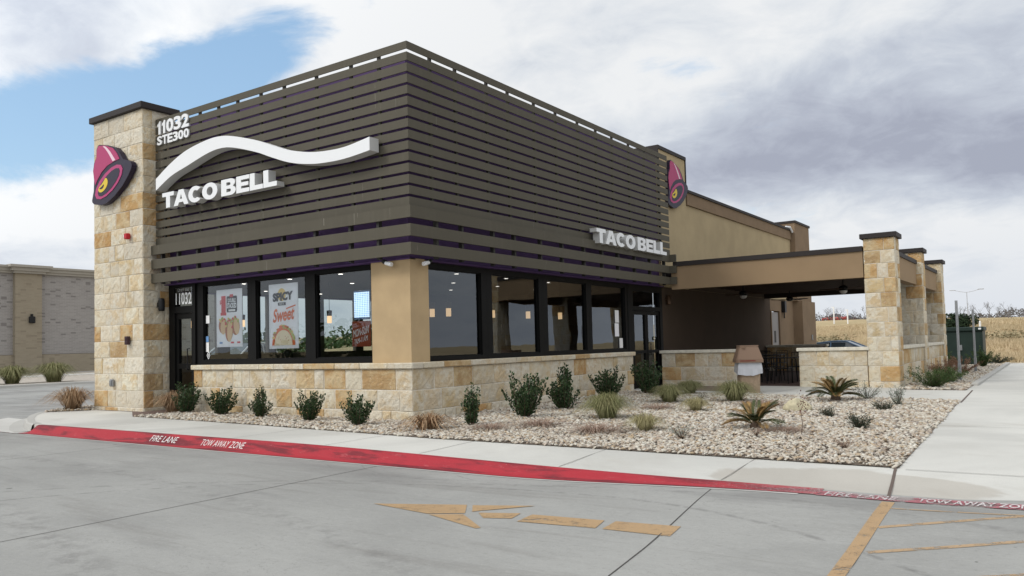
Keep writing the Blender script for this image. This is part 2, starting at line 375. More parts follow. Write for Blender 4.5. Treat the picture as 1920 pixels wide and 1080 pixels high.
def worn(name, col_, under, thr, sc=7, rough=.7):
    m_, t, b, pos, geo = mat_nodes(name)
    a = t.noise(pos, sc, 8, .75, .2); c = t.noise(pos, .9, 3)
    f = t.sstep(t.math('ADD', a, t.math('MULTIPLY', c, .35)), thr, thr + .12)
    g = t.noise(pos, 2.5, 4)
    top = t.mix(g, tuple(x * .85 for x in col_), tuple(min(1, x * 1.1) for x in col_))
    h = t.noise(pos, 45, 4, .7); hv_ = t.noise(pos, 150, 2, .6)
    top = t.mix(t.math('MULTIPLY', t.sstep(h, .5, .72), .5), top, tuple(x * .8 for x in under))
    t.l.new(top, b.inputs['Base Color']); b.inputs['Roughness'].default_value = rough; b.inputs['Specular IOR Level'].default_value = .2
    tp_ = t.add('ShaderNodeBsdfTransparent'); mx = t.add('ShaderNodeMixShader')
    spk = t.sstep(t.math('ADD', t.math('MULTIPLY', a, .6), t.math('MULTIPLY', hv_, .5)), .60, .68)
    t.l.new(t.math('MAXIMUM', t.math('MULTIPLY', f, .85), t.math('MULTIPLY', spk, .8)), mx.inputs[0]); t.l.new(b.outputs[0], mx.inputs[1]); t.l.new(tp_.outputs[0], mx.inputs[2]); t.l.new(mx.outputs[0], t.n['Material Output'].inputs[0]); return m_
M_yellow = worn('worn_yellow_paint', (.41, .275, .15), (.30, .265, .20), .74, 9)
M_yellow2 = worn('worn_hatch_paint', (.41, .285, .17), (.29, .27, .24), .66, 9)
M_kerbtxt = worn('worn_white_lettering', (.75, .72, .70), (.42, .12, .13), 1.0, 30)
M_redworn = worn('faded_red_paint', (.36, .12, .14), (.30, .27, .26), .62, 5)
M_kerbtxt2 = worn('faded_white_lettering', (.62, .58, .57), (.38, .20, .21), .65, 20)
M_joint = mat('joint_gap', (.07, .065, .06), .9)
M_joint2 = mat('scored_joint', (.22, .21, .19), .9)

def glass_mat(name, tint, refl, waves=.004, ior=1.5):
    m_ = bpy.data.materials.new(name); m_.use_nodes = True; t = NT(m_.node_tree); t.n.remove(t.n['Principled BSDF'])
    out = t.n['Material Output']; tr = t.add('ShaderNodeBsdfTransparent'); tr.inputs[0].default_value = (*tint, 1)
    gl = t.add('ShaderNodeBsdfGlossy'); gl.inputs['Roughness'].default_value = .0; gl.inputs[0].default_value = (.9, .95, 1.0, 1)
    fr = t.add('ShaderNodeFresnel'); fr.inputs[0].default_value = ior
    geo = t.add('ShaderNodeNewGeometry')
    n_ = t.noise(t.scale(geo.outputs['Position'], (.8, .8, .7)), 1.1, 2, .4); bn = t.add('ShaderNodeBump'); bn.inputs['Strength'].default_value = 1; bn.inputs['Distance'].default_value = waves
    t.l.new(n_, bn.inputs['Height']); t.l.new(bn.outputs[0], gl.inputs['Normal'])
    f = t.math('MULTIPLY_ADD', fr.outputs[0], 1.15, refl, clamp=True)
    mx = t.add('ShaderNodeMixShader'); t.l.new(f, mx.inputs[0]); t.l.new(tr.outputs[0], mx.inputs[1]); t.l.new(gl.outputs[0], mx.inputs[2]); t.l.new(mx.outputs[0], out.inputs[0])
    return m_
M_glass = glass_mat('window_glass', (.92, .95, .94), .01, .010)
M_glassB = glass_mat('tinted_window_glass', (.50, .52, .52), .05, .004)
M_clear = glass_mat('clear_window_glass', (.60, .66, .66), .0, .0)
M_glow = mat('lamp_glow', (1, .7, .35), .5, emit=(1, .66, .36), estr=1.1)
M_shade = mat('pendant_shade_bronze', (.10, .06, .035), .4, .4)
M_down = mat('downlight_glow', (1, .95, .9), .5, emit=(1, .93, .85), estr=5)

# ------------------------------------------------------------------ heights
def sm(x): x = max(0.0, min(1.0, x)); return x * x * (3 - 2 * x)
def kt(x): return -.065 * sm(x / 6.5) + .05 * sm((x - 8) / 4)      # kerb top
def rz(x, y):                                                   # paved road level
    z = -.15
    z += .085 * sm((x - 4.2) / 3.6) * sm((y + 5.6) / 2.2) * (1 if y < 3 else 0)
    z += .05 * sm((x - 8.2) / 3) * sm((y + 5.6) / 2.2) * (1 if y < 3 else 0)
    if y > 23: z -= .17 * sm((y - 23) / 6)
    return z
def sz(x, y):                                                   # pavement slab level
    t_ = sm((-1.7 - y) / 1.35)
    return kt(x) * t_
def grid(mb, xs, ys, zf, dz=0, mi=0):
    base = len(mb.v)
    for y in ys:
        for x in xs: mb.v.append((x, y, zf(x, y) + dz))
    n = len(xs)
    for j in range(len(ys) - 1):
        for i in range(n - 1):
            a = base + j * n + i; mb.f.append((a, a + 1, a + n + 1, a + n)); mb.m.append(mi)
def lin(a, b, n): return [a + (b - a) * i / n for i in range(n + 1)]
def th(x, y):                                                   # terrain
    h = -.36
    if y > 34:
        h += .30 * sm((y - 34) / 6) + (4.0 - .014 * max(-60, min(60, x))) * sm((y - 42) / 112) * (1 - .92 * sm((x - 22) / 50))
        h += .12 * math.sin(x * .13 + y * .07) * sm((y - 36) / 12) + .08 * math.sin(x * .41 - y * .23) * sm((y - 36) / 12)
        h += .35 * sm((y - 48) / 6) * sm((66 - y) / 10)
    return h
# ------------------------------------------------------------------ ground
def field_mat():
    m_, t, b, pos, geo = mat_nodes('dry_grass_field')
    a = t.noise(pos, .05, 6, .6, .5); c = t.noise(pos, .45, 7, .7); d = t.noise(t.scale(pos, (1, .35, 1)), 2.5, 6, .75)
    col = t.mix(t.sstep(a, .35, .65), (.50, .40, .25), (.41, .33, .20))
    col = t.mix(t.math('MULTIPLY', t.sstep(c, .48, .72), .6), col, (.22, .17, .10))
    col = t.mix(t.math('MULTIPLY', t.sstep(d, .45, .7), .5), col, (.47, .36, .21))
    t.l.new(col, b.inputs['Base Color']); b.inputs['Roughness'].default_value = 1; b.inputs['Specular IOR Level'].default_value = 0
    bump(t, b, d, .8, .15); return m_
M_field = field_mat()
mb = MB()
ys_ = [-900, -300, -120, -70] + lin(-62, 30, 6) + lin(34, 60, 26) + lin(62, 160, 36) + [180, 220, 300, 450, 700, 1200]
xs_ = [-1500, -700, -300] + lin(-150, 150, 60) + [300, 700, 1500]
grid(mb, xs_, ys_, th)
obj('ground', mb, M_field, smooth=True)['kind'] = 'structure'
bpy.data.objects['ground']['label'] = 'dry golden grass field rising to the horizon'

# road sheet (concrete lot) with finer cells where it ramps up to the kerb
mb = MB()
grid(mb, lin(-33.6, -12, 8) + lin(-11, 3, 7) + lin(3.5, 14, 42) + lin(16, 60, 6), lin(-70, -7, 9) + lin(-6, -1.6, 44), rz)
grid(mb, lin(-33.6, -6, 8), lin(-1.6, 36, 14), rz)
grid(mb, lin(-6, 60, 12), lin(22, 36, 10), rz)
grid(mb, [60, 110, 170], [-70, 0, 60], lambda x, y: -.151)  # unseen paving, added so the side windows reflect grey ground
obj('road', mb, M_road, smooth=True)['kind'] = 'structure'

# pavement slab (island the restaurant stands on)
mb = MB()
front = lin(-7.3, 14, 43) + [18, 25, 40]
grid(mb, front, [-3.06, -2.7, -2.4, -2.1, -1.7], sz)
left = [(-7.3, -3.06), (-8.1, -2.85), (-9.1, -2.42), (-10.0, -1.95), (-10.75, -1.45), (-11.35, -.75), (-11.65, 0), (-11.75, 1.0), (-11.75, 29.6)]
poly_l = left + [(-7.3, 29.6)]
mb.poly([(x, y, 0) for x, y in reversed(poly_l)])
mb.quad((-7.3, -1.7, 0), (40, -1.7, 0), (40, 29.6, 0), (-7.3, 29.6, 0))
mb.quad((-7.3, 29.6, 0), (40, 29.6, 0), (40, 29.6, -.4), (-7.3, 29.6, -.4))
for xa, xb in zip(front, front[1:]): mb.quad((xa, -3.06, sz(xa, -3.06)), (xa, -3.06, -.25), (xb, -3.06, -.25), (xb, -3.06, sz(xb, -3.06)))
mb.quad((-7.9, -2.93, 0), (-7.9, -2.93, -.25), (-7.3, -3.06, -.25), (-7.3, -3.06, 0))
obj('sidewalk', mb, M_walk)['kind'] = 'structure'

def sweep(mb, path, prof, mi=0):
    """prof: list of (offset outward, z) ; path 2d, outward to the right of travel"""
    n = len(path); rings = []
    for i, (x, y) in enumerate(path):
        x0, y0 = path[max(i - 1, 0)][:2]; x1, y1 = path[min(i + 1, n - 1)][:2]
        d = Vector((x1 - x0, y1 - y0)).normalized(); nx, ny = d.y, -d.x
        pr = prof(x, y, i) if callable(prof) else prof
        r = []
        for (o_, z) in pr: r.append(len(mb.v)); mb.v.append((x + nx * o_, y + ny * o_, z))
        rings.append(r)
    for a, b_ in zip(rings, rings[1:]):
        for j in range(len(a) - 1): mb.f.append((a[j], b_[j], b_[j + 1], a[j + 1])); mb.m.append(mi)
# left rounded kerb, unpainted
mb = MB()
pth = list(reversed(left)); pth = pth[:-1] + [(-7.42, -3.04)]
def prof_l(x, y, i):
    return [(-.14, .004), (.0, .004), (.03, -.02), (.06, -.13), (.40, -.144)]
sweep(mb, [pth[0], (-11.75, 15), (-11.75, 5)] + pth[1:], prof_l)
obj('kerb', mb, M_walk2, smooth=False)['kind'] = 'structure'
# apron at the tip
mb = MB()
mb.poly([(-7.35, -3.40, -.141), (-7.35, -3.0, -.141), (-8.0, -2.75, -.141), (-9.2, -2.25, -.141), (-10.3, -1.7, -.141), (-11.9, -1.6, -.141), (-11.2, -2.6, -.141), (-9.6, -3.34, -.141)])
obj('gutter_apron', mb, M_apron)['kind'] = 'structure'
# red painted kerb
def KP(x):
    """kerb cross-section at x: list of (y,z)"""
    k = sm((x + 7.38) / .30); top = kt(x) * 1 + .004; bot = rz(x, -3.36) + .006
    top = bot + .004 + (top - bot - .004) * k
    h = top - bot
    top2 = top + .0
    return [(-3.045, top2), (-3.095, top2), (-3.112, top2 - h * .03), (-3.128, top2 - h * .12), (-3.205, bot + h * .16), (-3.225, bot + h * .05), (-3.36, bot)]
xs_k = lin(-7.38, -7.0, 8) + lin(-6.9, 7.75, 72)
mb = MB(); rings = []
for x in xs_k:
    r = []
    for (y, z) in KP(x): r.append(len(mb.v)); mb.v.append((x, y, z + .002))
    rings.append(r)
for a, b_ in zip(rings, rings[1:]):
    for j in range(len(a) - 1): mb.f.append((a[j + 1], b_[j + 1], b_[j], a[j])); mb.m.append(0)
tag(obj('red_kerb', mb, M_red, smooth=True), 'red painted fire lane kerb along the pavement', None, None, 'structure')
mb = MB()   # thin pale line where paint ends, flat red strips at both ends
grid(mb, lin(-30, -7.38, 10), [-3.40, -3.25], rz, .005)
obj('red_lane_stripe', mb, M_redworn)['kind'] = 'structure'
mb = MB()
grid(mb, lin(7.75, 14, 25), [-3.38, -3.16], rz, .007)
obj('red_lane_stripe', mb, M_redworn)['kind'] = 'structure'
mb = MB(); grid(mb, lin(-7.1, 7.6, 50), [-3.41, -3.362], rz, .004)
obj('kerb_edge_line', mb, M_apron)['kind'] = 'structure'
# joints
def strip(mb, x0, y0, x1, y1, wdt, zf, dz):
    d = Vector((x1 - x0, y1 - y0)); L = d.length; d.normalize(); n_ = Vector((-d.y, d.x)) * wdt / 2; k = max(1, int(L / .5))
    for i in range(k):
        a = Vector((x0, y0)) + d * L * i / k; b_ = Vector((x0, y0)) + d * L * (i + 1) / k
        q = [a - n_, b_ - n_, b_ + n_, a + n_]
        mb.quad(*[(p.x, p.y, zf(p.x, p.y) + dz) for p in q])
mb = MB()
for (x0, y0, x1, y1) in [(-3.1, -3.42, -3.35, -7.5), (2.4, -3.42, 2.62, -30), (6.8, -3.42, 7.9, -12), (-9, -3.5, -9.4, -30), (13, -3.4, 13.6, -30)]: strip(mb, x0, y0, x1, y1, .010, rz, .003)
for (x0, y0, x1, y1) in [(2.5, -12.3, 30, -12.0), (-33, 4.2, -12.2, 4.2), (-33, 12, -12.2, 12)]: strip(mb, x0, y0, x1, y1, .009, rz, .003)
obj('road_joint', mb, M_joint)['kind'] = 'structure'
mb = MB()
for x in (-5.3, -3.2, -1.1, 1.0, 2.75, 4.85, 6.75): strip(mb, x, -3.0, x - .02, -1.5 - .03 * x, .011, sz, .005)
for (x0, y0, x1, y1) in [(8.28, -1.95, 40, -1.8), (8.1, 2.4, 40, 2.4), (8.0, 7.2, 40, 7.2), (8.0, 10.4, 40, 10.4), (8, 16, 40, 16), (8, 22, 40, 22), (11, -3, 11, 29), (3.7, 8.3, 3.9, 11.3)]: strip(mb, x0, y0, x1, y1, .012, sz, .005)
obj('pavement_joint', mb, M_joint2)['kind'] = 'structure'
mb = MB(); strip(mb, 8.32, -3.2, 8.18, -1.9, .028, sz, .006); strip(mb, 7.98, 6.9, 7.88, 10.7, .03, sz, .006)
obj('expansion_joint', mb, mat('joint_brown', (.13, .10, .085), .9))['kind'] = 'structure'
# yellow road markings
mb = MB()
def flat(mb, pts, dz=.0042): mb.poly([(x, y, rz(x, y) + dz) for x, y in pts])
flat(mb, [(4.09, -5.20), (4.93, -4.84), (5.10, -4.98), (5.16, -5.08), (4.92, -5.36)][:0] or [(4.09, -5.20), (4.95, -4.84), (5.16, -5.14), (4.86, -5.31)])
flat(mb, [(4.90, -5.33), (5.17, -5.18), (5.62, -5.52), (5.60, -5.56)])
flat(mb, [(5.01, -4.83), (5.58, -4.62), (5.22, -5.00), (5.18, -5.06)])
flat(mb, [(5.26, -5.07), (5.62, -4.93), (5.66, -5.13), (5.42, -5.22)])
flat(mb, [(5.74, -4.93), (6.42, -4.87), (6.47, -5.12), (5.76, -5.20)])
flat(mb, [(6.52, -4.86), (7.07, -4.81), (7.10, -5.10), (6.53, -5.12)])
solo('road_arrow', mb, M_yellow, 'worn yellow stencilled arrow on the road pointing left', 'road marking')
mb = MB(); strip(mb, 8.355, -3.42, 8.425, -7.5, .10, rz, .004)
solo('parking_stripe', mb, M_yellow, 'wide worn yellow stripe running away from the kerb beside the hatching', 'road marking')
hl = [(8.40, -3.66, 10.6, -3.46), (8.42, -4.28, 9.52, -3.45), (8.46, -4.92, 10.35, -3.60), (8.5, -5.62, 10.6, -4.15), (8.56, -6.5, 10.8, -4.95)]
for k, (x0, y0, x1, y1) in enumerate(hl):
    mb = MB(); strip(mb, x0, y0, x1, y1, .055 if k else .03, rz, .0025)
    solo('hatched_marking', mb, M_yellow2, ['faint worn hatch line closest to the kerb', 'second hatch line down from the kerb', 'third hatch line down from the kerb', 'fourth hatch line at the lower right corner of the picture', 'fifth hatch line nearest the camera'][k], 'road marking', 'faded orange hatch lines right of the wide stripe')

# ------------------------------------------------------------------ text
def text_data(txt, bold=0.0, shear=0.0, spacing=1.0):
    cu_ = bpy.data.curves.new('t', 'FONT'); cu_.body = txt; cu_.size = 1; cu_.offset = bold; cu_.shear = shear; cu_.space_character = spacing; cu_.resolution_u = 3
    cu_.fill_mode = 'FRONT'
    o = bpy.data.objects.new('t', cu_); C.objects.link(o)
    dg = bpy.context.evaluated_depsgraph_get(); me = bpy.data.meshes.new_from_object(o.evaluated_get(dg))
    bpy.data.objects.remove(o); bpy.data.curves.remove(cu_)
    vs = [(v.co.x, v.co.y) for v in me.vertices]; fs = [tuple(p.vertices) for p in me.polygons]
    bpy.data.meshes.remove(me); return vs, fs
def text_mb(mb, txt, fn, u0, u1, v0, v1, depth=None, bold=0.0, shear=0.0, spacing=1.0, mi=0, side_mi=None, jit=0):
    vs, fs = text_data(txt, bold, shear, spacing)
    xs = [p[0] for p in vs]; ys = [p[1] for p in vs]; a, b_, c, d = min(xs), max(xs), min(ys), max(ys)
    uv = [(u0 + (x - a) / (b_ - a) * (u1 - u0), v0 + (y - c) / (d - c) * (v1 - v0)) for x, y in vs]
    i = len(mb.v); d0, d1 = depth if depth else (0, None)
    mb.v += [tuple(fn(u, v, d0)) for u, v in uv]
    for f in fs: mb.f.append(tuple(i + k for k in f)); mb.m.append(mi)
    if d1 is not None:
        # boundary edges -> sides
        cnt = {}
        for f in fs:
            for k in range(len(f)):
                e = (f[k], f[(k + 1) % len(f)]); cnt[e] = cnt.get(e, 0) + 1
        j = len(mb.v); mb.v += [tuple(fn(u, v, d1)) for u, v in uv]
        for (p, q) in cnt:
            if (q, p) not in cnt:
                mb.f.append((i + q, i + p, j + p, j + q)); mb.m.append(mi if side_mi is None else side_mi)
    return mb
# kerb lettering follows the kerb's curved face
def kerb_fn(u, v, d):
    pr = KP(u); pts = pr[3:5]; i = 0; f = 1 - v
    y = pts[i][0] + (pts[i + 1][0] - pts[i][0]) * f; z = pts[i][1] + (pts[i + 1][1] - pts[i][1]) * f
    return (u, y - .006, z + .008)
mb = MB(); text_mb(mb, 'FIRE LANE', kerb_fn, -3.05, -2.28, .02, .86, bold=.0, shear=.25)
solo('kerb_lettering', mb, M_kerbtxt, 'white stencilled FIRE LANE lettering on the red kerb', 'lettering')
mb = MB(); text_mb(mb, 'TOW AWAY ZONE', kerb_fn, -1.63, -.56, .0, .84, bold=.0, shear=.25)
solo('kerb_lettering', mb, M_kerbtxt, 'white stencilled TOW AWAY ZONE lettering on the red kerb', 'lettering')
fl = lambda u, v, d: (u, v, rz(u, v) + .012)
mb = MB(); text_mb(mb, 'FIRE LANE', fl, 7.82, 8.40, -3.37, -3.20, bold=.02)
solo('kerb_lettering', mb, M_kerbtxt2, 'scuffed FIRE LANE lettering on the flush faded end of the kerb', 'lettering')
mb = MB(); text_mb(mb, 'TOW AWAY ZONE', fl, 8.56, 9.42, -3.36, -3.19, bold=.02)
solo('kerb_lettering', mb, M_kerbtxt2, 'scuffed TOW AWAY ZONE lettering at the right edge of the kerb', 'lettering')

# ------------------------------------------------------------------ stonework
def stone_face(mb, o, u, n, L, zs, seed, wmin=.25, wmax=.85, out=.017, ends=(0.0, 0.0), cell=.075, gap=.011, uneven=.006):
    """course-laid blocks: each its own chamfered, rough-faced island. zs = list of course lines"""
    rnd = random.Random(seed); o = Vector(o); u = Vector(u); n = Vector(n); Z = Vector((0, 0, 1))
    lastx = []
    for ci in range(len(zs) - 1):
        z0, z1 = zs[ci], zs[ci + 1]
        cuts = [-ends[0]]
        while cuts[-1] < L + ends[1] - wmin * 1.3:
            for _ in range(8):
                nx = cuts[-1] + rnd.uniform(wmin, wmax)
                if all(abs(nx - c) > .07 for c in lastx): break
            if nx > L + ends[1] - wmin * .7: break
            cuts.append(nx)
        cuts.append(L + ends[1]); lastx = cuts[1:-1]
        for a, b_ in zip(cuts, cuts[1:]):
            g = gap / 2; a1, b1, c1, d1 = a + g, b_ - g, z0 + g, z1 - g
            nu = max(1, round((b1 - a1) / cell)); nv = max(1, round((d1 - c1) / cell)); oo = out + rnd.uniform(-uneven, uneven)
            base = len(mb.v)
            ch = .010
            for j in range(nv + 1):
                for i in range(nu + 1):
                    uu = a1 + ch + (b1 - a1 - 2 * ch) * i / nu; vv = c1 + ch + (d1 - c1 - 2 * ch) * j / nv
                    edge = i in (0, nu) or j in (0, nv)
                    dd = oo - .004 + rnd.uniform(-.004, .003) if edge else oo + rnd.uniform(-.006, .010)
                    if 0 < i < nu: uu += rnd.uniform(-.012, .012)
                    if 0 < j < nv: vv += rnd.uniform(-.012, .012)
                    mb.v.append(tuple(o + u * uu + Z * vv + n * dd))
            for j in range(nv):
                for i in range(nu):
                    k = base + j * (nu + 1) + i
                    mb.f.append((k, k + 1, k + nu + 2, k + nu + 1)); mb.m.append(0)
            # skirt
            ring = [base + i for i in range(nu + 1)] + [base + j * (nu + 1) + nu for j in range(1, nv + 1)] + [base + nv * (nu + 1) + i for i in range(nu - 1, -1, -1)] + [base + j * (nu + 1) for j in range(nv - 1, 0, -1)]
            def spread(idx, e, dd):
                p = Vector(mb.v[idx]); r = p - o; uu = r.dot(u); vv = r.z; 
                cu_, cv = (a1 + b1) / 2, (c1 + d1) / 2
                uu = a1 if abs(uu - (a1 + ch)) < 1e-5 and e else (b1 if abs(uu - (b1 - ch)) < 1e-5 and e else uu)
                vv = c1 if abs(vv - (c1 + ch)) < 1e-5 and e else (d1 if abs(vv - (d1 - ch)) < 1e-5 and e else vv)
                return tuple(o + u * uu + Z * vv + n * dd)
            r1 = []; r2 = []
            for k in ring: r1.append(len(mb.v)); mb.v.append(spread(k, True, oo - .016))
            for k in r1: r2.append(len(mb.v)); q = Vector(mb.v[k]); mb.v.append(tuple(q + n * (-.02 - (oo - .016))))
            m_ = len(ring)
            for t_ in range(m_):
                s2 = (t_ + 1) % m_
                mb.f.append((ring[s2], ring[t_], r1[t_], r1[s2])); mb.m.append(0)
                mb.f.append((r1[s2], r1[t_], r2[t_], r2[s2])); mb.m.append(0)
    return mb
def stone_col(name, x0, x1, y0, y1, zs, parent, m_, seed, sides='fr', wmin=.25, wmax=.8):
    """mortar core box with stone faces; sides: f(-Y) r(+X) b(+Y) l(-X)"""
    o_ = .026
    core = MB().box(x0 + o_, x1 - o_, y0 + o_, y1 - o_, zs[0], zs[-1])
    mb = MB(); q = .012
    if 'f' in sides: stone_face(mb, (x0 + o_, y0 + o_, 0), (1, 0, 0), (0, -1, 0), x1 - x0 - 2 * o_, zs, seed, wmin, wmax, ends=(q, q))
    if 'r' in sides: stone_face(mb, (x1 - o_, y0 + o_, 0), (0, 1, 0), (1, 0, 0), y1 - y0 - 2 * o_, zs, seed + 1, wmin, wmax, ends=(q, q))
    if 'b' in sides: stone_face(mb, (x1 - o_, y1 - o_, 0), (-1, 0, 0), (0, 1, 0), x1 - x0 - 2 * o_, zs, seed + 2, wmin, wmax, ends=(q, q))
    if 'l' in sides: stone_face(mb, (x0 + o_, y1 - o_, 0), (0, -1, 0), (-1, 0, 0), y1 - y0 - 2 * o_, zs, seed + 3, wmin, wmax, ends=(q, q))
    n0 = len(mb.v)
    mb.v += core.v; mb.f += [tuple(i + n0 for i in f) for f in core.f]; mb.m += [1] * len(core.f)
    return obj(name, mb, [m_, M_mortar], parent)

# ------------------------------------------------------------------ restaurant building
B = thing('restaurant_building', (-5, 10, 0), 'tan restaurant with taupe slatted upper facade, stone tower and stone base', 'restaurant')
# walls (upper core): a box-shaped parapet wall behind the slats
WA, WB = .36, -.36       # wall planes
mb = MB()
mb.box(-10.1, WB - .02, WA + .02, .6, 2.98, 6.83); mb.box(-.6, WB - .02, .6, 11.76, 2.98, 6.88)
mb.box(-10.1, -9.9, .6, 11.76, 2.98, 6.80)
obj('screen_backing_wall', mb, M_purple, B)
mb = MB()
mb.box(-10.1, -.6, .6, 28.8, 5.3, 5.5)                                      # flat roof behind the parapets
obj('roof', mb, mat('roof_membrane', (.35, .34, .33), .9), B)
# stucco corner column
obj('corner_column', MB().box(-1.19, -.2, .2, .62, .9, 3.0).box(-.62, -.2, .62, .72, .9, 3.0), M_stucco, B)
# slat screens
mb = MB(); zb = 6.82
for k in range(15):
    z0 = 6.82 - .206 * k; z1 = z0 + (.155 if k else .15); z0 += .008 if k == 0 else 0
    # mitred corner: one L-shaped prism per slat
    def L_(xo, yo, x_l, y_r, z0, z1, t=.045):
        pts = [(x_l, yo), (xo, yo), (xo, y_r), (xo - t, y_r), (xo - t, yo + t), (x_l, yo + t)]
        mb.prism(pts, lambda u, v, d: (u, v, d), z1, z0)
    L_(0, 0, -8.07, 11.47 + .28, z0, z1, .022)
obj('upper_slat_screen', mb, M_slat, B)
mb = MB()
for z0 in (3.02, 3.355, 3.69):
    L_(.12, -.12, -8.09, 11.45, z0, z0 + .218, .05)
    mb.box(.122, .33, 11.40, 11.447, z0, z0 + .218)
obj('lower_slat_screen', mb, M_slat, B)
mb = MB()
pa = [-7.75, -7.1, -6.35, -5.66, -4.98, -4.19, -3.44, -2.46, -1.48, -.74]; pb = [.70, 1.47, 2.52, 3.3, 4.35, 5.3, 6.35, 7.3, 8.2, 9.2, 10.2, 11.2]
for x in pa:
    mb.box(x - .03, x + .03, .024, .075, 3.84, 6.9)
    mb.box(x - .03, x + .03, -.067, .02, 2.99, 3.838)
for y in pb:
    mb.box(-.075, -.024, y - .03, y + .03, 3.84, 6.9)
    mb.box(-.02, .067, y - .03, y + .03, 2.99, 3.838)
obj('slat_bracket', mb, M_slatdark, B)
# stone tower on the left, coping
zc = [-.1, .08, .48, .88, 1.27, 1.67, 2.06, 2.46, 2.85, 3.24, 3.62, 4.01, 4.40, 4.80, 5.19, 5.58, 5.98, 6.37, 6.76, 7.19]
tw = stone_col('stone_tower', -10.30, -8.08, -.33, .56, zc, B, M_stone, 11, 'frl')
obj('tower_coping', MB().box(-10.37, -8.01, -.40, .62, 7.19, 7.34, bev=.01), M_coping, B)
# stone bases with caps
zb_ = [-.1, .175, .56, .955]
mb = MB(); core = MB()
stone_face(mb, (-6.74, .106, 0), (1, 0, 0), (0, -1, 0), 6.634, zb_, 21, .22, .95, ends=(.0, .012))
stone_face(mb, (-.106, .106, 0), (0, 1, 0), (1, 0, 0), 9.1, zb_, 22, .22, .95, ends=(.012, .0))
stone_face(mb, (-.106, 9.206, 0), (-1, 0, 0), (0, 1, 0), .3, zb_, 23, .22, .5)
stone_face(mb, (-6.74, .4, 0), (0, -1, 0), (-1, 0, 0), .3, zb_, 24, .22, .5)
core.box(-6.735, -.106, .106, .40, -.1, .955).box(-.40, -.106, .40, 9.2, -.1, .955)
n0 = len(mb.v); mb.v += core.v; mb.f += [tuple(i + n0 for i in f) for f in core.f]; mb.m += [1] * len(core.f)
sb = obj('stone_base', mb, [M_stone, M_mortar], B)
mb = MB(); rnd = random.Random(5); x = -6.79
while x < -.04:
    x2 = min(x + rnd.uniform(.45, .95), -.04)
    if -.04 - x2 < .3: x2 = -.04
    mb.box(x + .003, x2 - .003, .04 + rnd.uniform(-.004, .004), .36, .958, 1.065, bev=.012); x = x2
y = .365
while y < 9.26:
    y2 = min(y + rnd.uniform(.45, .95), 9.26)
    if 9.26 - y2 < .3: y2 = 9.26
    mb.box(-.36, -.04 + rnd.uniform(-.004, .004), y + .003, y2 - .003, .958, 1.065, bev=.012); y = y2
obj('base_cap', mb, M_stone, B)

# windows on the front (plane y) and on the side (plane x)
fA = lambda u, v, d: (u, WA + d, v)
fB = lambda u, v, d: (WB - d, u, v)
def pbox(mb, fn, u0, u1, v0, v1, d0, d1, mi=0):
    a = fn(u0, v0, d0); b_ = fn(u1, v1, d1)
    mb.box(a[0], b_[0], a[1], b_[1], a[2], b_[2], mi)
def window(fn, u0, u1, v0, v1, m_glass, left=.1, right=.1, bot=.1, top=.07, label=None):
    """glass from u0..u1, v0..v1; frame part with glass sub-part"""
    mb = MB()
    pbox(mb, fn, u0 - left, u0, v0 - bot, v1 + top, -.02, .10); pbox(mb, fn, u1, u1 + right, v0 - bot, v1 + top, -.02, .10)
    pbox(mb, fn, u0, u1, v0 - bot, v0, -.02, .10); pbox(mb, fn, u0, u1, v1, v1 + top, -.02, .10)
    pbox(mb, fn, u0, u0 + .022, v0, v1, .012, .09); pbox(mb, fn, u1 - .022, u1, v0, v1, .012, .09)
    pbox(mb, fn, u0 + .022, u1 - .022, v0, v0 + .022, .012, .09); pbox(mb, fn, u0 + .022, u1 - .022, v1 - .022, v1, .012, .09)
    f = obj('window', mb, M_frame, B)
    g = MB(); g.quad(fn(u0 + .02, v0 + .02, .05), fn(u1 - .02, v0 + .02, .05), fn(u1 - .02, v1 - .02, .05), fn(u0 + .02, v1 - .02, .05))
    obj('pane', g, m_glass, f)
    if label: f['label'] = label
    return f
window(fA, -6.73, -5.11, 1.17, 2.90, M_glass, .25, .139, .10, .075)
window(fA, -4.83, -3.23, 1.17, 2.90, M_glass, .139, .149, .10, .075)
window(fA, -2.93, -1.34, 1.17, 2.90, M_glass, .149, .145, .10, .075)
window(fB, .83, 2.58, 1.15, 2.87, M_glassB, .108, .189, .08, .105)
window(fB, 2.96, 4.82, 1.15, 2.87, M_glassB, .189, .189, .08, .105)
window(fB, 5.20, 7.08, 1.15, 2.87, M_glassB, .189, .139, .08, .105)
window(fB, 7.36, 9.30, 1.15, 2.87, M_glassB, .139, .139, .08, .105)
# front door
dr = obj('door', MB().box(-8.03, -7.80, .30, .46, 0, 2.975).box(-7.10, -6.985, .30, .46, 0, 2.975).box(-7.80, -7.10, .30, .46, 2.9, 2.975).box(-7.80, -7.10, .30, .46, 2.30, 2.46), M_frame, B)
dr['label'] = 'black framed glass front door beside the stone tower'
obj('door_leaf', MB().box(-7.79, -7.70, .34, .42, .02, 2.29).box(-7.19, -7.11, .34, .42, .02, 2.29).box(-7.70, -7.19, .34, .42, 2.16, 2.29).box(-7.70, -7.19, .34, .42, .02, .25).box(-7.70, -7.19, .34, .42, .98, 1.10), M_frame, dr)
obj('pane', MB().quad((-7.70, .38, .25), (-7.19, .38, .25), (-7.19, .38, .98), (-7.70, .38, .98)).quad((-7.70, .38, 1.10), (-7.19, .38, 1.10), (-7.19, .38, 2.16), (-7.70, .38, 2.16)).quad((-7.80, .315, 2.46), (-7.10, .315, 2.46), (-7.10, .315, 2.90), (-7.80, .315, 2.90)), M_glass, dr)
obj('handle', MB().tube([(-7.25, .33, .95), (-7.25, .27, .95), (-7.25, .27, 1.45), (-7.25, .33, 1.45)], .013, 8), M_black, dr)
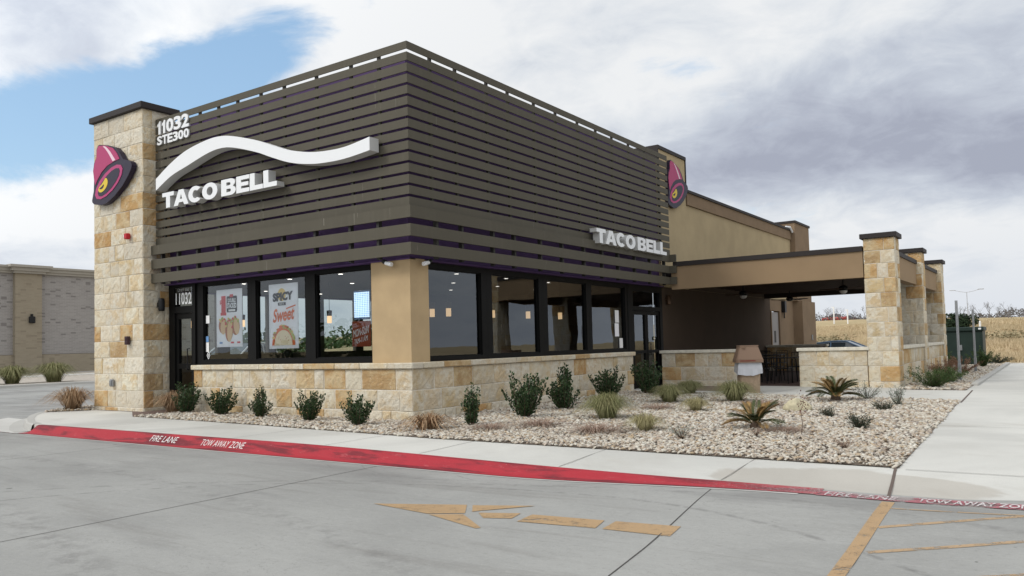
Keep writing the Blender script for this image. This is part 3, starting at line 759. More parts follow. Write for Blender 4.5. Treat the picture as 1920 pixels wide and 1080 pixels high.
# side double door
mb = MB()
for (y0, y1) in ((9.445, 9.78), (11.62, 11.80)): mb.box(-.46, -.33, y0, y1, 0, 2.975)
mb.box(-.46, -.33, 9.78, 11.62, 2.80, 2.975).box(-.46, -.33, 9.78, 11.62, 2.24, 2.36)
dr2 = obj('side_door', mb, M_frame, B); dr2['label'] = 'black framed double glass door at the end of the side windows'
for (y0, y1, hy) in ((9.79, 10.69, 10.6), (10.71, 11.61, 10.8)):
    lf = obj('door_leaf', MB().box(-.43, -.36, y0, y0 + .09, .02, 2.23).box(-.43, -.36, y1 - .09, y1, .02, 2.23).box(-.43, -.36, y0 + .09, y1 - .09, 2.12, 2.23).box(-.43, -.36, y0 + .09, y1 - .09, .02, .24).box(-.43, -.36, y0 + .09, y1 - .09, 1.0, 1.09), M_frame, dr2)
mb = MB()
for (y0, y1) in ((9.88, 10.60), (10.80, 11.52)):
    for (z0, z1) in ((.24, 1.0), (1.09, 2.12)): mb.quad((-.40, y0, z0), (-.40, y1, z0), (-.40, y1, z1), (-.40, y0, z1))
mb.quad((-.41, 9.78, 2.36), (-.41, 11.62, 2.36), (-.41, 11.62, 2.80), (-.41, 9.78, 2.80))
obj('pane', mb, M_glassB, dr2)
obj('handle', MB().tube([(-.37, 10.80, .95), (-.29, 10.80, .95), (-.29, 10.80, 1.3), (-.37, 10.80, 1.3)], .014, 8), M_black, dr2)
# soffit strip closing the slat void, interior
obj('purple_soffit', MB().box(-8.05, -.2, .19, WA, 2.978, 3.0).box(-.36, -.2, .62, 11.7, 2.978, 3.0), M_purple, B)
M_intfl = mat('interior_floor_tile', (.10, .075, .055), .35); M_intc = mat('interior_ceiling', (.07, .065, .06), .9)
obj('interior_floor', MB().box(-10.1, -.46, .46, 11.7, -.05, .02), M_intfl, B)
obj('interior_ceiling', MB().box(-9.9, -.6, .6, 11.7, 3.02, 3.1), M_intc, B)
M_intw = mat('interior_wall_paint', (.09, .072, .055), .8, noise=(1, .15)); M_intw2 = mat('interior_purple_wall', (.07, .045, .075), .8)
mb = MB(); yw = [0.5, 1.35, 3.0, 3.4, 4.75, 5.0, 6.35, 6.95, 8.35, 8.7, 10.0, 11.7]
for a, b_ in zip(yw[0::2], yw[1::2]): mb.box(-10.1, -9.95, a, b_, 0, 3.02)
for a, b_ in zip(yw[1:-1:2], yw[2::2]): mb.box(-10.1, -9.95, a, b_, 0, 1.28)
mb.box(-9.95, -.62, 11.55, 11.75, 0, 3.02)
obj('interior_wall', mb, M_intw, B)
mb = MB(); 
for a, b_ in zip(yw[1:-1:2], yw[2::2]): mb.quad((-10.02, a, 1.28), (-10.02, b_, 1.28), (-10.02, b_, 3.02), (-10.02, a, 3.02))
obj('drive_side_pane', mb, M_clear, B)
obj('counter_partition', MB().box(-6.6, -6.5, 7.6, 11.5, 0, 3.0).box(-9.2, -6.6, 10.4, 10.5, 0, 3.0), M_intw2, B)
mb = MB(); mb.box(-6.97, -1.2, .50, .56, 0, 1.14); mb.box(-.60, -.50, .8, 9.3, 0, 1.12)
obj('window_knee_wall', mb, mat('knee_wall_wood', (.12, .055, .03), .6, noise=(3, .2)), B)
# downlights in the ceiling
for x in (-8.6, -6.9, -5.2, -3.5, -1.8):
    for y in (1.6, 3.6, 5.6, 7.6, 9.6): obj('downlight', MB().lathe((x, y, 3.012), [(0.0, 0), (.055, 0)], 10), M_down, B)

# pilaster with second bell, rear side wall and end pilaster
p2 = MB().box(-1.15, -.30, 11.76, 13.90, 3.0, 7.26)
obj('pilaster', p2, M_stucco_gold, B)
obj('pilaster_coping', MB().box(-1.19, -.26, 11.72, 13.94, 7.26, 7.37).box(-1.19, -.27, 11.70, 11.757, 6.9, 7.258).box(-.5, -.27, 13.90, 13.95, 6.25, 7.258), M_coping, B)
obj('rear_side_wall', MB().box(-.62, -.33, 13.90, 26.3, 3.0, 5.80), M_stucco_gold, B)
obj('drive_side_wall', MB().box(-10.1, -9.9, 11.8, 28.8, 0, 6.2), M_stucco_gold, B)
obj('cornice_band', MB().box(-.66, -.27, 13.95, 26.3, 5.80, 6.20), M_stuccobr, B)
obj('parapet_coping', MB().box(-.70, -.22, 13.95, 26.3, 6.20, 6.29), M_coping, B)
obj('end_pilaster', MB().box(-1.2, -.10, 26.3, 28.8, 3.0, 6.58), M_stuccobr, B)
obj('end_pilaster_coping', MB().box(-1.25, -.05, 26.26, 28.85, 6.58, 6.68), M_coping, B)
obj('roof_drain_pipe', MB().tube([(-.30, 25.6, 6.33), (-.20, 25.9, 6.33), (-.20, 26.25, 6.15)], .05, 8), M_white, B)
# ground-floor side wall under the patio roof
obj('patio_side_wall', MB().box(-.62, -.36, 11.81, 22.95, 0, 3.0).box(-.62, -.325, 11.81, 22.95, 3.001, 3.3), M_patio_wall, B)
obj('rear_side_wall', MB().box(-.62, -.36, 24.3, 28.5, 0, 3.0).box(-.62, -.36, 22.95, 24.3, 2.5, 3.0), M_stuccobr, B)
obj('pilaster_base', MB().box(-.36, .05, 26.5, 28.8, -.3, 3.0), M_stuccobr, B)
sdoor = obj('service_door', MB().box(-.50, -.40, 23.05, 24.2, 0, 2.45), mat('grey_door_paint', (.33, .31, .30), .5), B)
sdoor['label'] = 'grey metal service door behind the patio'
obj('door_frame', MB().box(-.56, -.33, 22.95, 23.05, 0, 2.5).box(-.56, -.33, 24.2, 24.3, 0, 2.5), M_stuccobr, sdoor)
obj('door_window', MB().box(-.398, -.385, 23.55, 23.75, 1.15, 1.65), M_black, sdoor)
obj('meter_box', MB().box(-.36, -.20, 24.6, 24.85, 2.45, 2.95).tube([(-.28, 24.72, 2.45), (-.28, 24.72, 2.2)], .03, 6), M_black, B)
obj('wall_outlet', MB().box(-.01 + .06, .09, 27.9, 28.05, 1.2, 1.45, bev=.01), M_galv, B)

# ------------------------------------------------------------------ patio roof with stone columns
PC = thing('patio_canopy', (3, 17, 0), 'flat brown patio roof carried by three stone columns right of the restaurant', 'patio roof')
X1 = 6.25
mb = MB().box(.33, 5.47, 11.5, 11.75, 2.87, 3.555).box(.125, .329, 11.502, 11.75, 2.87, 3.555)
mb.box(5.82, 6.08, 12.3, 16.35, 2.87, 3.50).box(5.82, 6.08, 17.15, 21.3, 2.87, 3.50)
obj('fascia', mb, M_fascia, PC)
mb = MB().box(.20, 5.47, 11.46, 11.79, 3.558, 3.69).box(5.79, 6.12, 12.3, 16.35, 3.503, 3.62).box(5.79, 6.12, 17.15, 21.3, 3.503, 3.62)
obj('roof_edge', mb, M_coping, PC)
obj('roof_deck', MB().box(-.3, 5.8, 11.8, 22.3, 3.30, 3.54), M_coping, PC)
obj('soffit', MB().box(-.34, 5.81, 11.76, 22.1, 3.16, 3.20), M_soffit, PC)
mb = MB()
for k in range(20): mb.box(-.34, 5.81, 12.0 + k * .5, 12.02 + k * .5, 3.147, 3.159)
obj('soffit_boards', mb, mat('soffit_groove', (.05, .03, .02), .8), PC)
obj('rear_beam', MB().box(-.34, 6.05, 22.1, 22.35, 2.98, 3.55), mat('dark_beam_paint', (.05, .038, .03), .8), PC)
zcol = [-.1, .15, .55, .93, 1.31, 1.69, 2.07, 2.45, 2.83, 3.21, 3.55, 3.87]
for i, (y0, y1) in enumerate(((11.5, 12.25), (16.4, 17.1), (21.35, 22.05))):
    c_ = stone_col('column', 5.475 if i == 0 else 5.52, X1, y0, y1, zcol, PC, M_stonew, 41 + 7 * i, 'frbl', .22, .55)
    c_['label'] = ['stone patio column nearest the camera', 'middle stone patio column', 'farthest stone patio column'][i]
    obj('column_coping', MB().box(5.42 if i == 0 else 5.47, X1 + .055, y0 - .055, y1 + .055, 3.872, 4.0, bev=.008), M_coping, c_)
# low patio walls
def lowwall(x0, x1, y0, y1, seed, label, sides='frbl', zs=[-.1, .16, .56, .965]):
    t_ = thing('patio_wall', ((x0 + x1) / 2, (y0 + y1) / 2, 0), label, 'low wall', 'low stone walls round the patio')
    stone_col('stonework', x0, x1, y0, y1, zs, t_, M_stonew, seed, sides, .25, .75)
    obj('wall_cap', MB().box(x0 - .035, x1 + .035, y0 - .035, y1 + .035, .966, 1.055, bev=.01), M_cap, t_)
lowwall(-.30, 2.05, 11.5, 11.82, 61, 'low stone wall left of the patio opening behind the litter bin', 'frb')
lowwall(3.72, 5.49, 11.52, 11.82, 65, 'low stone wall right of the patio opening joining the nearest column', 'flb')
lowwall(5.88, 6.2, 12.32, 16.33, 71, 'low stone wall between the nearest and middle columns', 'rl')
lowwall(5.88, 6.2, 17.17, 21.28, 75, 'low stone wall between the middle and farthest columns', 'rl')
lowwall(-.3, 2.03, 22.05, 22.37, 79, 'low shaded wall across the back of the patio', 'frb')
# patio floor
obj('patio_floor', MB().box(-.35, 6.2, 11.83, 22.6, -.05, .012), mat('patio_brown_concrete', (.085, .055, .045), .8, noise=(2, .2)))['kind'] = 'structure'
obj('brown_paving', MB().poly([(-.3, 9.9, .006), (.8, 9.2, .006), (2.3, 9.45, .006), (2.5, 11.45, .006), (-.3, 11.45, .006)]), mat('brown_stained_concrete', (.20, .155, .125), .9, noise=(3, .2)))['kind'] = 'structure'
obj('door_mat', MB().poly([(-10.0, -.42, .006), (-8.4, -.42, .008), (-6.95, -1.25, .008), (-6.9, -.2, .008), (-7.0, .3, .008), (-8.08, .3, .008), (-8.08, -.36, .008), (-10.0, -.36, .006)]), mat('brown_brick_paving', (.17, .12, .10), .9, noise=(8, .3)))['kind'] = 'structure'

# ------------------------------------------------------------------ signs
def bell(fn, pos, label):
    """fn(u,v,d): u to the viewer's right measured from the bell's right edge"""
    t_ = thing('bell_sign', pos, label, 'sign', 'bell shaped wall signs')
    R_ = -8.29
    out = [[-9.659, 6.535], [-9.327, 6.467], [-9.017, 6.369], [-8.83, 6.231], [-8.66, 6.023], [-8.443, 5.968], [-8.32, 5.909], [-8.285, 5.83], [-8.301, 5.761], [-8.445, 5.595], [-8.688, 5.389], [-9.033, 5.192], [-9.385, 5.059], [-9.615, 5.032], [-9.977, 5.09], [-10.06, 5.15], [-10.072, 5.199], [-9.992, 5.426], [-9.975, 5.702], [-10.022, 5.932], [-9.974, 6.12], [-9.868, 6.243], [-9.862, 6.438], [-9.789, 6.531], [-9.73, 6.545]]
    body = [[-9.748, 6.519], [-9.5, 6.49], [-9.378, 6.458], [-9.096, 6.363], [-8.928, 6.219], [-8.801, 6.056], [-9.078, 6.023], [-9.355, 5.966], [-9.611, 5.844], [-9.819, 5.666], [-9.908, 5.554], [-9.959, 5.7], [-9.995, 5.928], [-9.947, 6.102], [-9.848, 6.235], [-9.836, 6.433]]
    ring = [[-8.738, 5.895], [-8.667, 5.795], [-8.716, 5.649], [-8.876, 5.485], [-9.118, 5.333], [-9.396, 5.224], [-9.655, 5.18], [-9.842, 5.212], [-9.918, 5.314], [-9.866, 5.465], [-9.697, 5.635], [-9.447, 5.787], [-9.168, 5.892], [-8.915, 5.93]]
    inner = [[-8.822, 5.828], [-8.78, 5.754], [-8.833, 5.64], [-8.973, 5.508], [-9.174, 5.382], [-9.396, 5.289], [-9.595, 5.246], [-9.732, 5.264], [-9.777, 5.339], [-9.721, 5.456], [-9.575, 5.592], [-9.37, 5.717], [-9.148, 5.808], [-8.953, 5.847]]
    clap = [[-9.362, 5.66], [-9.316, 5.598], [-9.312, 5.538], [-9.349, 5.469], [-9.422, 5.406], [-9.515, 5.36], [-9.611, 5.341], [-9.69, 5.353], [-9.737, 5.393], [-9.742, 5.44], [-9.703, 5.48], [-9.60, 5.53], [-9.50, 5.60], [-9.42, 5.67]]
    cres = [[-9.50, 5.53], [-9.48, 5.50], [-9.50, 5.46], [-9.553, 5.43], [-9.61, 5.42], [-9.66, 5.425], [-9.70, 5.44], [-9.64, 5.46], [-9.58, 5.485], [-9.53, 5.51]]
    hl_ = [[-9.541, 6.474], [-9.45, 6.462], [-9.34, 6.40], [-9.202, 6.29], [-9.077, 6.16], [-8.97, 6.046], [-9.088, 6.035], [-9.188, 6.15], [-9.303, 6.28], [-9.429, 6.40]]
    nrm = lambda L: [(a - R_, b_) for a, b_ in L]
    obj('bell_backing', MB().prism(nrm(out), fn, 0, .15), M_bellblk, t_)
    obj('bell_body', MB().prism(nrm(body), fn, -.012, -.001), M_bellmag, t_)
    obj('bell_rim', MB().prism(nrm(ring), fn, -.012, -.001), M_bellpink, t_)
    obj('bell_opening', MB().prism(nrm(inner), fn, -.018, -.0125), M_bellblk, t_)
    obj('bell_clapper', MB().prism(nrm(clap), fn, -.024, -.0185), M_bellyel, t_)
    obj('clapper_crescent', MB().prism(nrm(cres), fn, -.028, -.0245), M_bellblk, t_)  # black crescent of the logo design, laid over the clapper
    obj('bell_highlight', MB().prism(nrm(hl_), fn, -.020, -.0125), M_bellhl, t_)
M_bellblk = mat('bell_dark_purple', (.022, .016, .035), .4); M_bellmag = mat('bell_magenta', (.40, .035, .13), .4); M_bellpink = mat('bell_rim_magenta', (.42, .045, .16), .4)
M_bellyel = mat('bell_yellow', (.68, .50, .04), .4); M_bellhl = mat('bell_highlight_pink', (.75, .55, .62), .4)
bell(lambda u, v, d: (-8.29 + u, -.475 + d * .85, v), (-9.2, -.36, 5.03), 'magenta bell logo sign hung on the stone tower')
bell(lambda u, v, d: (-.19 - d * .65, 13.86 + u * .93, v + .48), (-.3, 13, 5.5), 'magenta bell logo sign on the pilaster, half hidden behind the slats')

M_sgn = [M_white, M_whiteret]
def letter_sign(words, fn, total_u, v0, v1, label, name, cat, depth, bold, widths, pos, group=None, part='letter', shear=0):
    t_ = thing(name, pos, label, cat, group)
    u = 0; k = total_u / sum(widths.get(c, 1) for c in words)
    for c in words:
        wd = widths.get(c, 1) * k
        if c == '1': fat_letter('1', fn, u + wd * .12, u + wd * .82, v0, v1, depth, t_)
        elif c != ' ':
            mb = MB(); i0 = .16 if c == '1' else .03; text_mb(mb, c, fn, u + wd * i0, u + wd * (1 - i0 * .6), v0, v1, depth, bold, shear, side_mi=1)
            obj(part, mb, M_sgn, t_)
        u += wd
    return t_
wd = {'T': .93, 'A': 1.06, 'C': 1.0, 'O': 1.12, ' ': .22, 'B': 1.02, 'E': .88, 'L': .86, '1': .62, 'I': .4}
def fat(ch):
    """heavy extended capitals drawn as polygons in a unit box: list of (outer, holes as bridged polygon)"""
    def arc(cx, cy, rx, ry, a0, a1, n): return [(cx + rx * math.cos(rad(a0 + (a1 - a0) * i / n)), cy + ry * math.sin(rad(a0 + (a1 - a0) * i / n))) for i in range(n + 1)]
    if ch == 'T': return [[(0, 1), (0, .74), (.33, .74), (.33, 0), (.67, 0), (.67, .74), (1, .74), (1, 1)]]
    if ch == '1': return [[(.34, 0), (1, 0), (1, 1), (.62, 1), (.40, .86), (0, .76), (0, .58), (.34, .66)]]
    if ch == 'L': return [[(0, 1), (0, 0), (1, 0), (1, .27), (.38, .27), (.38, 1)]]
    if ch == 'E': return [[(0, 1), (0, 0), (1, 0), (1, .24), (.37, .24), (.37, .39), (.92, .39), (.92, .61), (.37, .61), (.37, .76), (1, .76), (1, 1)]]
    if ch == 'A': return [[(0, 0), (.34, 1), (.66, 1), (1, 0), (.71, 0), (.645, .19), (.58, .40), (.5, .74), (.42, .40), (.58, .40), (.645, .19), (.355, .19), (.29, 0)]]
    if ch == 'O': o_ = arc(.5, .5, .5, .52, 90, 450, 28); i_ = arc(.5, .5, .20, .27, 450, 90, 20); return [o_ + i_]
    if ch == 'C':
        return [arc(.52, .5, .52, .52, 42, 318, 24) + [(.66, .30)] + arc(.52, .5, .20, .26, 300, 60, 14) + [(.66, .70)]]
    if ch == 'B':
        o_ = [(0, 0), (.62, 0)] + arc(.66, .27, .34, .27, -80, 62, 9) + arc(.62, .76, .34, .24, -50, 90, 9) + [(0, 1), (0, 0)]
        h1 = [(.36, .20), (.36, .40), (.56, .40), (.66, .37), (.67, .25), (.58, .20), (.36, .20)]
        h2 = [(.36, .60), (.36, .79), (.55, .79), (.64, .75), (.64, .64), (.55, .60), (.36, .60)]
        return [o_ + h1 + [(0, 0)] + h2][:0] or [[(0, 0), (.62, 0)] + arc(.66, .27, .34, .27, -80, 62, 9) + arc(.62, .76, .34, .24, -50, 90, 9) + [(0, 1)], h1[:-1], h2[:-1]]
def fat_letter(ch, fn, u0, u1, v0, v1, depth, parent):
    L = fat(ch); mb = MB(); T_ = lambda p: (u0 + p[0] * (u1 - u0), v0 + p[1] * (v1 - v0))
    from mathutils.geometry import tessellate_polygon
    loops = [[T_(p) for p in l] for l in L]
    if ch == 'O':
        l = loops[0]; loops = [l[:28], l[29:29 + 20]]
    if ch == 'A':
        l = [(0, 0), (.34, 1), (.66, 1), (1, 0), (.71, 0), (.65, .19), (.35, .19), (.29, 0)]; h = [(.42, .40), (.58, .40), (.5, .72)]
        loops = [[T_(p) for p in l], [T_(p) for p in h]]
    allp = [p for l in loops for p in l]
    tr = tessellate_polygon([[Vector((p[0], p[1], 0)) for p in l] for l in loops])
    mb.v += [tuple(fn(u, v, depth[0])) for u, v in allp]
    for t_ in tr: mb.f.append(tuple(t_)); mb.m.append(0)
    i = 0
    for l in loops:
        n = len(l); j0 = len(mb.v); mb.v += [tuple(fn(u, v, depth[0])) for u, v in l] + [tuple(fn(u, v, depth[1])) for u, v in l]
        for k in range(n):
            q = (k + 1) % n; mb.f.append((j0 + k, j0 + q, j0 + n + q, j0 + n + k)); mb.m.append(1)
    obj('letter', mb, M_sgn, parent)
def fat_sign(fn, L, v0, v1, depth, pos, label):
    t_ = thing('name_sign', pos, label, 'sign', 'white letter signs'); word = 'TACO BELL'
    k = L / sum(wd[c] for c in word); u = 0
    for c in word:
        w_ = wd[c] * k
        if c != ' ':
            ov = -.02 if c == 'A' else .02
            fat_letter(c, fn, u + w_ * ov, u + w_ * (1 - ov), v0, v1, depth, t_)
        u += w_
fat_sign(lambda u, v, d: (-7.375 + u, -.27 + d, v), 4.06, 4.70, 5.055, (0, .19), (-5.35, -.05, 4.7), 'white TACO BELL letters beneath the wave on the front slats')
fat_sign(lambda u, v, d: (.26 - d, 6.62 + u, v), 4.30, 3.84, 4.20, (0, .19), (.06, 8.75, 3.84), 'white TACO BELL letters low on the right-hand slatted side')
# wave
top = [(-7.59, 5.42), (-7.0, 5.70), (-6.38, 5.905), (-5.6, 6.015), (-5.1, 6.01), (-4.66, 5.93), (-3.95, 5.73), (-3.45, 5.545), (-2.9, 5.35), (-2.3, 5.215), (-1.8, 5.165), (-1.3, 5.165), (-.69, 5.245)]
th_ = [.27, .30, .36, .30, .26, .245, .25, .255, .25, .235, .225, .225, .25]
def cat(pts, n=6):
    out = []
    for i in range(len(pts) - 1):
        p0 = pts[max(i - 1, 0)]; p1 = pts[i]; p2_ = pts[i + 1]; p3 = pts[min(i + 2, len(pts) - 1)]
        for k in range(n):
            t_ = k / n; out.append(tuple(.5 * ((2 * b_) + (-a + c) * t_ + (2 * a - 5 * b_ + 4 * c - d) * t_ ** 2 + (-a + 3 * b_ - 3 * c + d) * t_ ** 3) for a, b_, c, d in zip(p0, p1, p2_, p3)))
    return out + [pts[-1]]
wt = cat(top); wb = cat([(x, z - t_) for (x, z), t_ in zip(top, th_)])
mb = MB(); n = len(wt); fn = lambda u, v, d: (u, -.29 + d, v)
for i in range(n - 1):
    a, b_, c, d = wt[i], wt[i + 1], wb[i + 1], wb[i]
    mb.quad(fn(*a, 0), fn(*d, 0), fn(*c, 0), fn(*b_, 0), 0)
    mb.quad(fn(*a, 0), fn(*b_, 0), fn(*b_, .24), fn(*a, .24), 1); mb.quad(fn(*d, 0), fn(*d, .24), fn(*c, .24), fn(*c, 0), 1)
mb.quad(fn(*wt[0], 0), fn(*wt[0], .24), fn(*wb[0], .24), fn(*wb[0], 0), 1); mb.quad(fn(*wt[-1], 0), fn(*wb[-1], 0), fn(*wb[-1], .24), fn(*wt[-1], .24), 1)
solo('wave_sign', mb, M_sgn, 'long white wave shaped channel sign across the front slats', 'sign')
fS = lambda u, v, d: (-7.94 + u, -.045 + d, v)
letter_sign('11032', fS, 1.29, 6.565, 6.88, 'white street number 11032 at the top left of the slats', 'address_sign', 'sign', (0, .04), .035, {'1': .62}, (-7.3, -.05, 6.56), part='digit')
letter_sign('STE300', fS, 1.29, 6.31, 6.525, 'white STE300 lettering below the street number on the slats', 'suite_sign', 'sign', (0, .035), .035, {'1': .6}, (-7.3, -.05, 6.3), part='letter')
mb = MB(); text_mb(mb, '11032', lambda u, v, d: (u, .308, v), -7.76, -7.13, 2.50, 2.78, bold=.012)
solo('door_number', mb, M_white, 'white number 11032 stuck on the glass above the front door', 'lettering')
mb = MB(); text_mb(mb, 'UNIT 300', lambda u, v, d: (u, .308, v), -7.68, -7.22, 2.81, 2.875, bold=.01)
solo('door_number', mb, mat('vinyl_grey', (.35, .36, .36), .5), 'small grey UNIT 300 lettering above the door number', 'lettering')

# ------------------------------------------------------------------ posters and screens in the windows
C_ = {k: mat('print_' + k, v, .5) for k, v in dict(paper=(.86, .86, .90), red=(.60, .05, .05), black=(.02, .02, .025), orange=(.70, .17, .05), tan=(.72, .52, .30), green=(.42, .46, .12), brown=(.45, .16, .06), yellow=(.75, .55, .18), blue=(.15, .30, .55), white=(.8, .8, .8), cream=(.78, .68, .50)).items()}
PK = list(C_); PM = [C_[k] for k in PK]; pi_ = {k: i for i, k in enumerate(PK)}
def ellp(cx, cy, rx, ry, n=20, a0=0, a1=360): return [(cx + rx * math.cos(rad(a0 + (a1 - a0) * i / n)), cy + ry * math.sin(rad(a0 + (a1 - a0) * i / n))) for i in range(n + (0 if a1 - a0 == 360 else 1))]
def poster(x0, x1, z0, z1, label):
    Wd, H = x1 - x0, z1 - z0
    t_ = thing('poster', ((x0 + x1) / 2, .44, z0), label, 'poster', 'posters in the front windows')
    f = lambda u, v, d: (x0 + u * Wd, .435 - d, z0 + v * H)
    obj('poster_sheet', MB().box(x0, x1, .436, .442, z0, z1), PM[0], t_); return t_, f
def pp(mb, pts, f, lay, col): mb.poly([f(u, v, .002 + lay * .0012) for u, v in pts], pi_[col])
t_, f = poster(-6.36, -5.42, 1.46, 2.77, 'white poster with a red dollar price and three soft tacos')
mb = MB()
text_mb(mb, '1', lambda u, v, d: f(u, v, .003), .20, .37, .56, .89, bold=.05, mi=pi_['red']); text_mb(mb, '$', lambda u, v, d: f(u, v, .003), .14, .20, .74, .82, bold=.02, mi=pi_['red'])
pp(mb, [(.17, .55), (.39, .55), (.39, .60), (.17, .60)], f, 1, 'red')
pp(mb, [(.41, .63), (.43, .60), (.79, .60), (.81, .63), (.81, .86), (.79, .88), (.43, .88), (.41, .86)], f, 1, 'black'); pp(mb, [(.53, .86), (.66, .86), (.66, .91), (.53, .91)], f, 2, 'red')
text_mb(mb, 'DOUBLE', lambda u, v, d: f(u, v, .006), .46, .76, .77, .84, bold=.03, mi=pi_['paper']); text_mb(mb, 'STACKED', lambda u, v, d: f(u, v, .006), .43, .79, .67, .76, bold=.04, mi=pi_['paper'])
pp(mb, [(.48, .615), (.74, .615), (.74, .65), (.48, .65)], f, 2, 'white')
obj('lettering', mb, PM, t_)
mb = MB(); rnd = random.Random(3)
for (cx, cy, rx, ry, tl) in ((.25, .36, .16, .13, -.25), (.75, .35, .15, .15, .35), (.5, .29, .15, .20, -.12)):
    rot = lambda p: (cx + (p[0] - cx) * math.cos(tl) - (p[1] - cy) * math.sin(tl), cy + (p[0] - cx) * math.sin(tl) + (p[1] - cy) * math.cos(tl))
    lay = 3 if cx == .5 else 1
    pp(mb, [rot(p) for p in ellp(cx, cy, rx, ry)], f, lay, 'brown'); pp(mb, [rot(p) for p in ellp(cx + .03, cy - .01, rx * .68, ry * .96)], f, lay + 1, 'tan')
    for k in range(16):
        a = rnd.uniform(10, 170); q = rot((cx + rx * math.cos(rad(a)) * rnd.uniform(.6, 1.05), cy + ry * rnd.uniform(.65, 1.08) * math.sin(rad(a)) + .02))
        pp(mb, ellp(q[0], q[1], .035, .022, 6), f, lay + 2 + k * .01, rnd.choice(['green', 'yellow', 'green', 'red']))
for (u, c) in ((.12, 'blue'), (.56, 'red'), (.80, 'red')): pp(mb, [(u, .06), (u + .12, .06), (u + .12, .09), (u, .09)], f, 1, c)
obj('food_picture', mb, PM, t_)
t_, f = poster(-4.50, -3.56, 1.39, 2.78, 'white SPICY meets Sweet poster with one big taco')
mb = MB()
pp(mb, ellp(.45, .83, .14, .10), f, .5, 'yellow')
text_mb(mb, 'SPICY', lambda u, v, d: f(u, v + (u - .5) * .03, .004), .14, .84, .735, .87, bold=.06, mi=pi_['black'])
pp(mb, [(.32, .665), (.59, .665), (.59, .71), (.32, .71)], f, 1, 'black'); text_mb(mb, 'MEETS', lambda u, v, d: f(u, v, .006), .37, .54, .675, .70, bold=.02, mi=pi_['white'])
text_mb(mb, 'Sweet', lambda u, v, d: f(u, v + (u - .5) * .06, .004), .14, .88, .42, .63, bold=.028, shear=.22, mi=pi_['orange'])
pp(mb, [(.60, .60), (.92, .645), (.92, .665), (.60, .62)], f, 2, 'orange')
obj('lettering', mb, PM, t_)
mb = MB()
pp(mb, ellp(.5, .05, .40, .27, 24, 0, 180), f, 1, 'orange')
for k in range(34):
    a = rnd.uniform(15, 165); pp(mb, ellp(.5 + .37 * math.cos(rad(a)), .07 + .26 * math.sin(rad(a)) + rnd.uniform(-.01, .025), .05, .02, 7), f, 2 + k * .01, rnd.choice(['green', 'yellow', 'green', 'orange', 'brown']))
pp(mb, ellp(.5, .05, .31, .235, 24, 0, 180), f, 4, 'cream')
for k in range(8): pp(mb, ellp(rnd.uniform(.3, .7), rnd.uniform(.08, .2), .012, .008, 6), f, 5, 'brown')
obj('food_picture', mb, PM, t_)
# LED panel and hours sign hanging in the third window
led = mat('led_blue_white', (.6, .8, 1), .5, emit=(.62, .80, 1), estr=1.0); ledd = mat('led_board_blue', (.10, .16, .26), .5)
mb = MB().box(-1.96, -1.50, .47, .50, 1.92, 2.50, bev=.02); t_ = thing('led_sign', (-1.64, .5, 1.9), 'glowing blue-white LED panel hanging in the third front window', 'sign')
obj('led_board', mb, ledd, t_)
mb = MB()
for i in range(9):
    x = -1.925 + i * .047
    for k in range(14): mb.box(x, x + .034, .462, .468, 1.965 + k * .036, 1.965 + k * .036 + .029)
obj('led_strips', mb, led, t_)
t_ = thing('hours_sign', (-1.64, .5, 1.4), 'rust red MON-SUN opening hours board under the LED panel', 'sign')
obj('board', MB().box(-2.00, -1.48, .46, .48, 1.385, 1.89, bev=.015), mat('rust_red_board', (.26, .055, .022), .5), t_)
mb = MB(); fh = lambda u, v, d: (u, .455, v + (u + 1.74) * .22)
text_mb(mb, 'MON-SUN', fh, -1.96, -1.53, 1.61, 1.76, bold=.0, shear=.12); text_mb(mb, '7AM-11AM', fh, -1.93, -1.56, 1.47, 1.57, bold=.0, shear=.12)
obj('lettering', mb, M_white, t_)
# stickers on the first window
mb = MB().box(-6.70, -6.57, .395, .398, 2.02, 2.2); solo('window_sticker', mb, C_['white'], 'small white notice on the first front window', 'sticker')
mb = MB().box(-6.72, -6.60, .395, .398, 1.36, 1.58); solo('window_sticker', mb, C_['white'], 'tall white decal at the lower left of the first window', 'sticker')
mb = MB().box(-6.72, -6.61, .395, .398, 1.59, 1.72); solo('window_sticker', mb, C_['blue'], 'blue square decal above the tall white one', 'sticker')
mb = MB(); cx, cz = -6.62, 1.28
mb.poly([(cx, .3955, cz + .10), (cx - .065, .3955, cz), (cx, .3955, cz - .10), (cx + .065, .3955, cz)], 0); mb.poly([(cx, .3945, cz + .07), (cx - .045, .3945, cz), (cx, .3945, cz - .07), (cx + .045, .3945, cz)], 1); mb.box(cx - .012, cx + .012, .39, .394, cz - .03, cz + .03, 0)
solo('window_sticker', mb, [C_['white'], C_['black']], 'black and white diamond shaped decal low on the first window', 'sticker')
mb = MB().box(-.392, -.389, 8.75, 8.98, 1.88, 2.22); solo('window_sticker', mb, C_['white'], 'upper white notice on the last side window', 'sticker')
mb = MB().box(-.392, -.389, 8.72, 8.96, 1.5, 1.86); solo('window_sticker', mb, C_['paper'], 'lower pale notice on the last side window', 'sticker')
mb = MB().box(-.392, -.389, 8.98, 9.18, 1.18, 1.45); solo('window_sticker', mb, C_['white'], 'white decal at the lower right corner of the last side window', 'sticker')

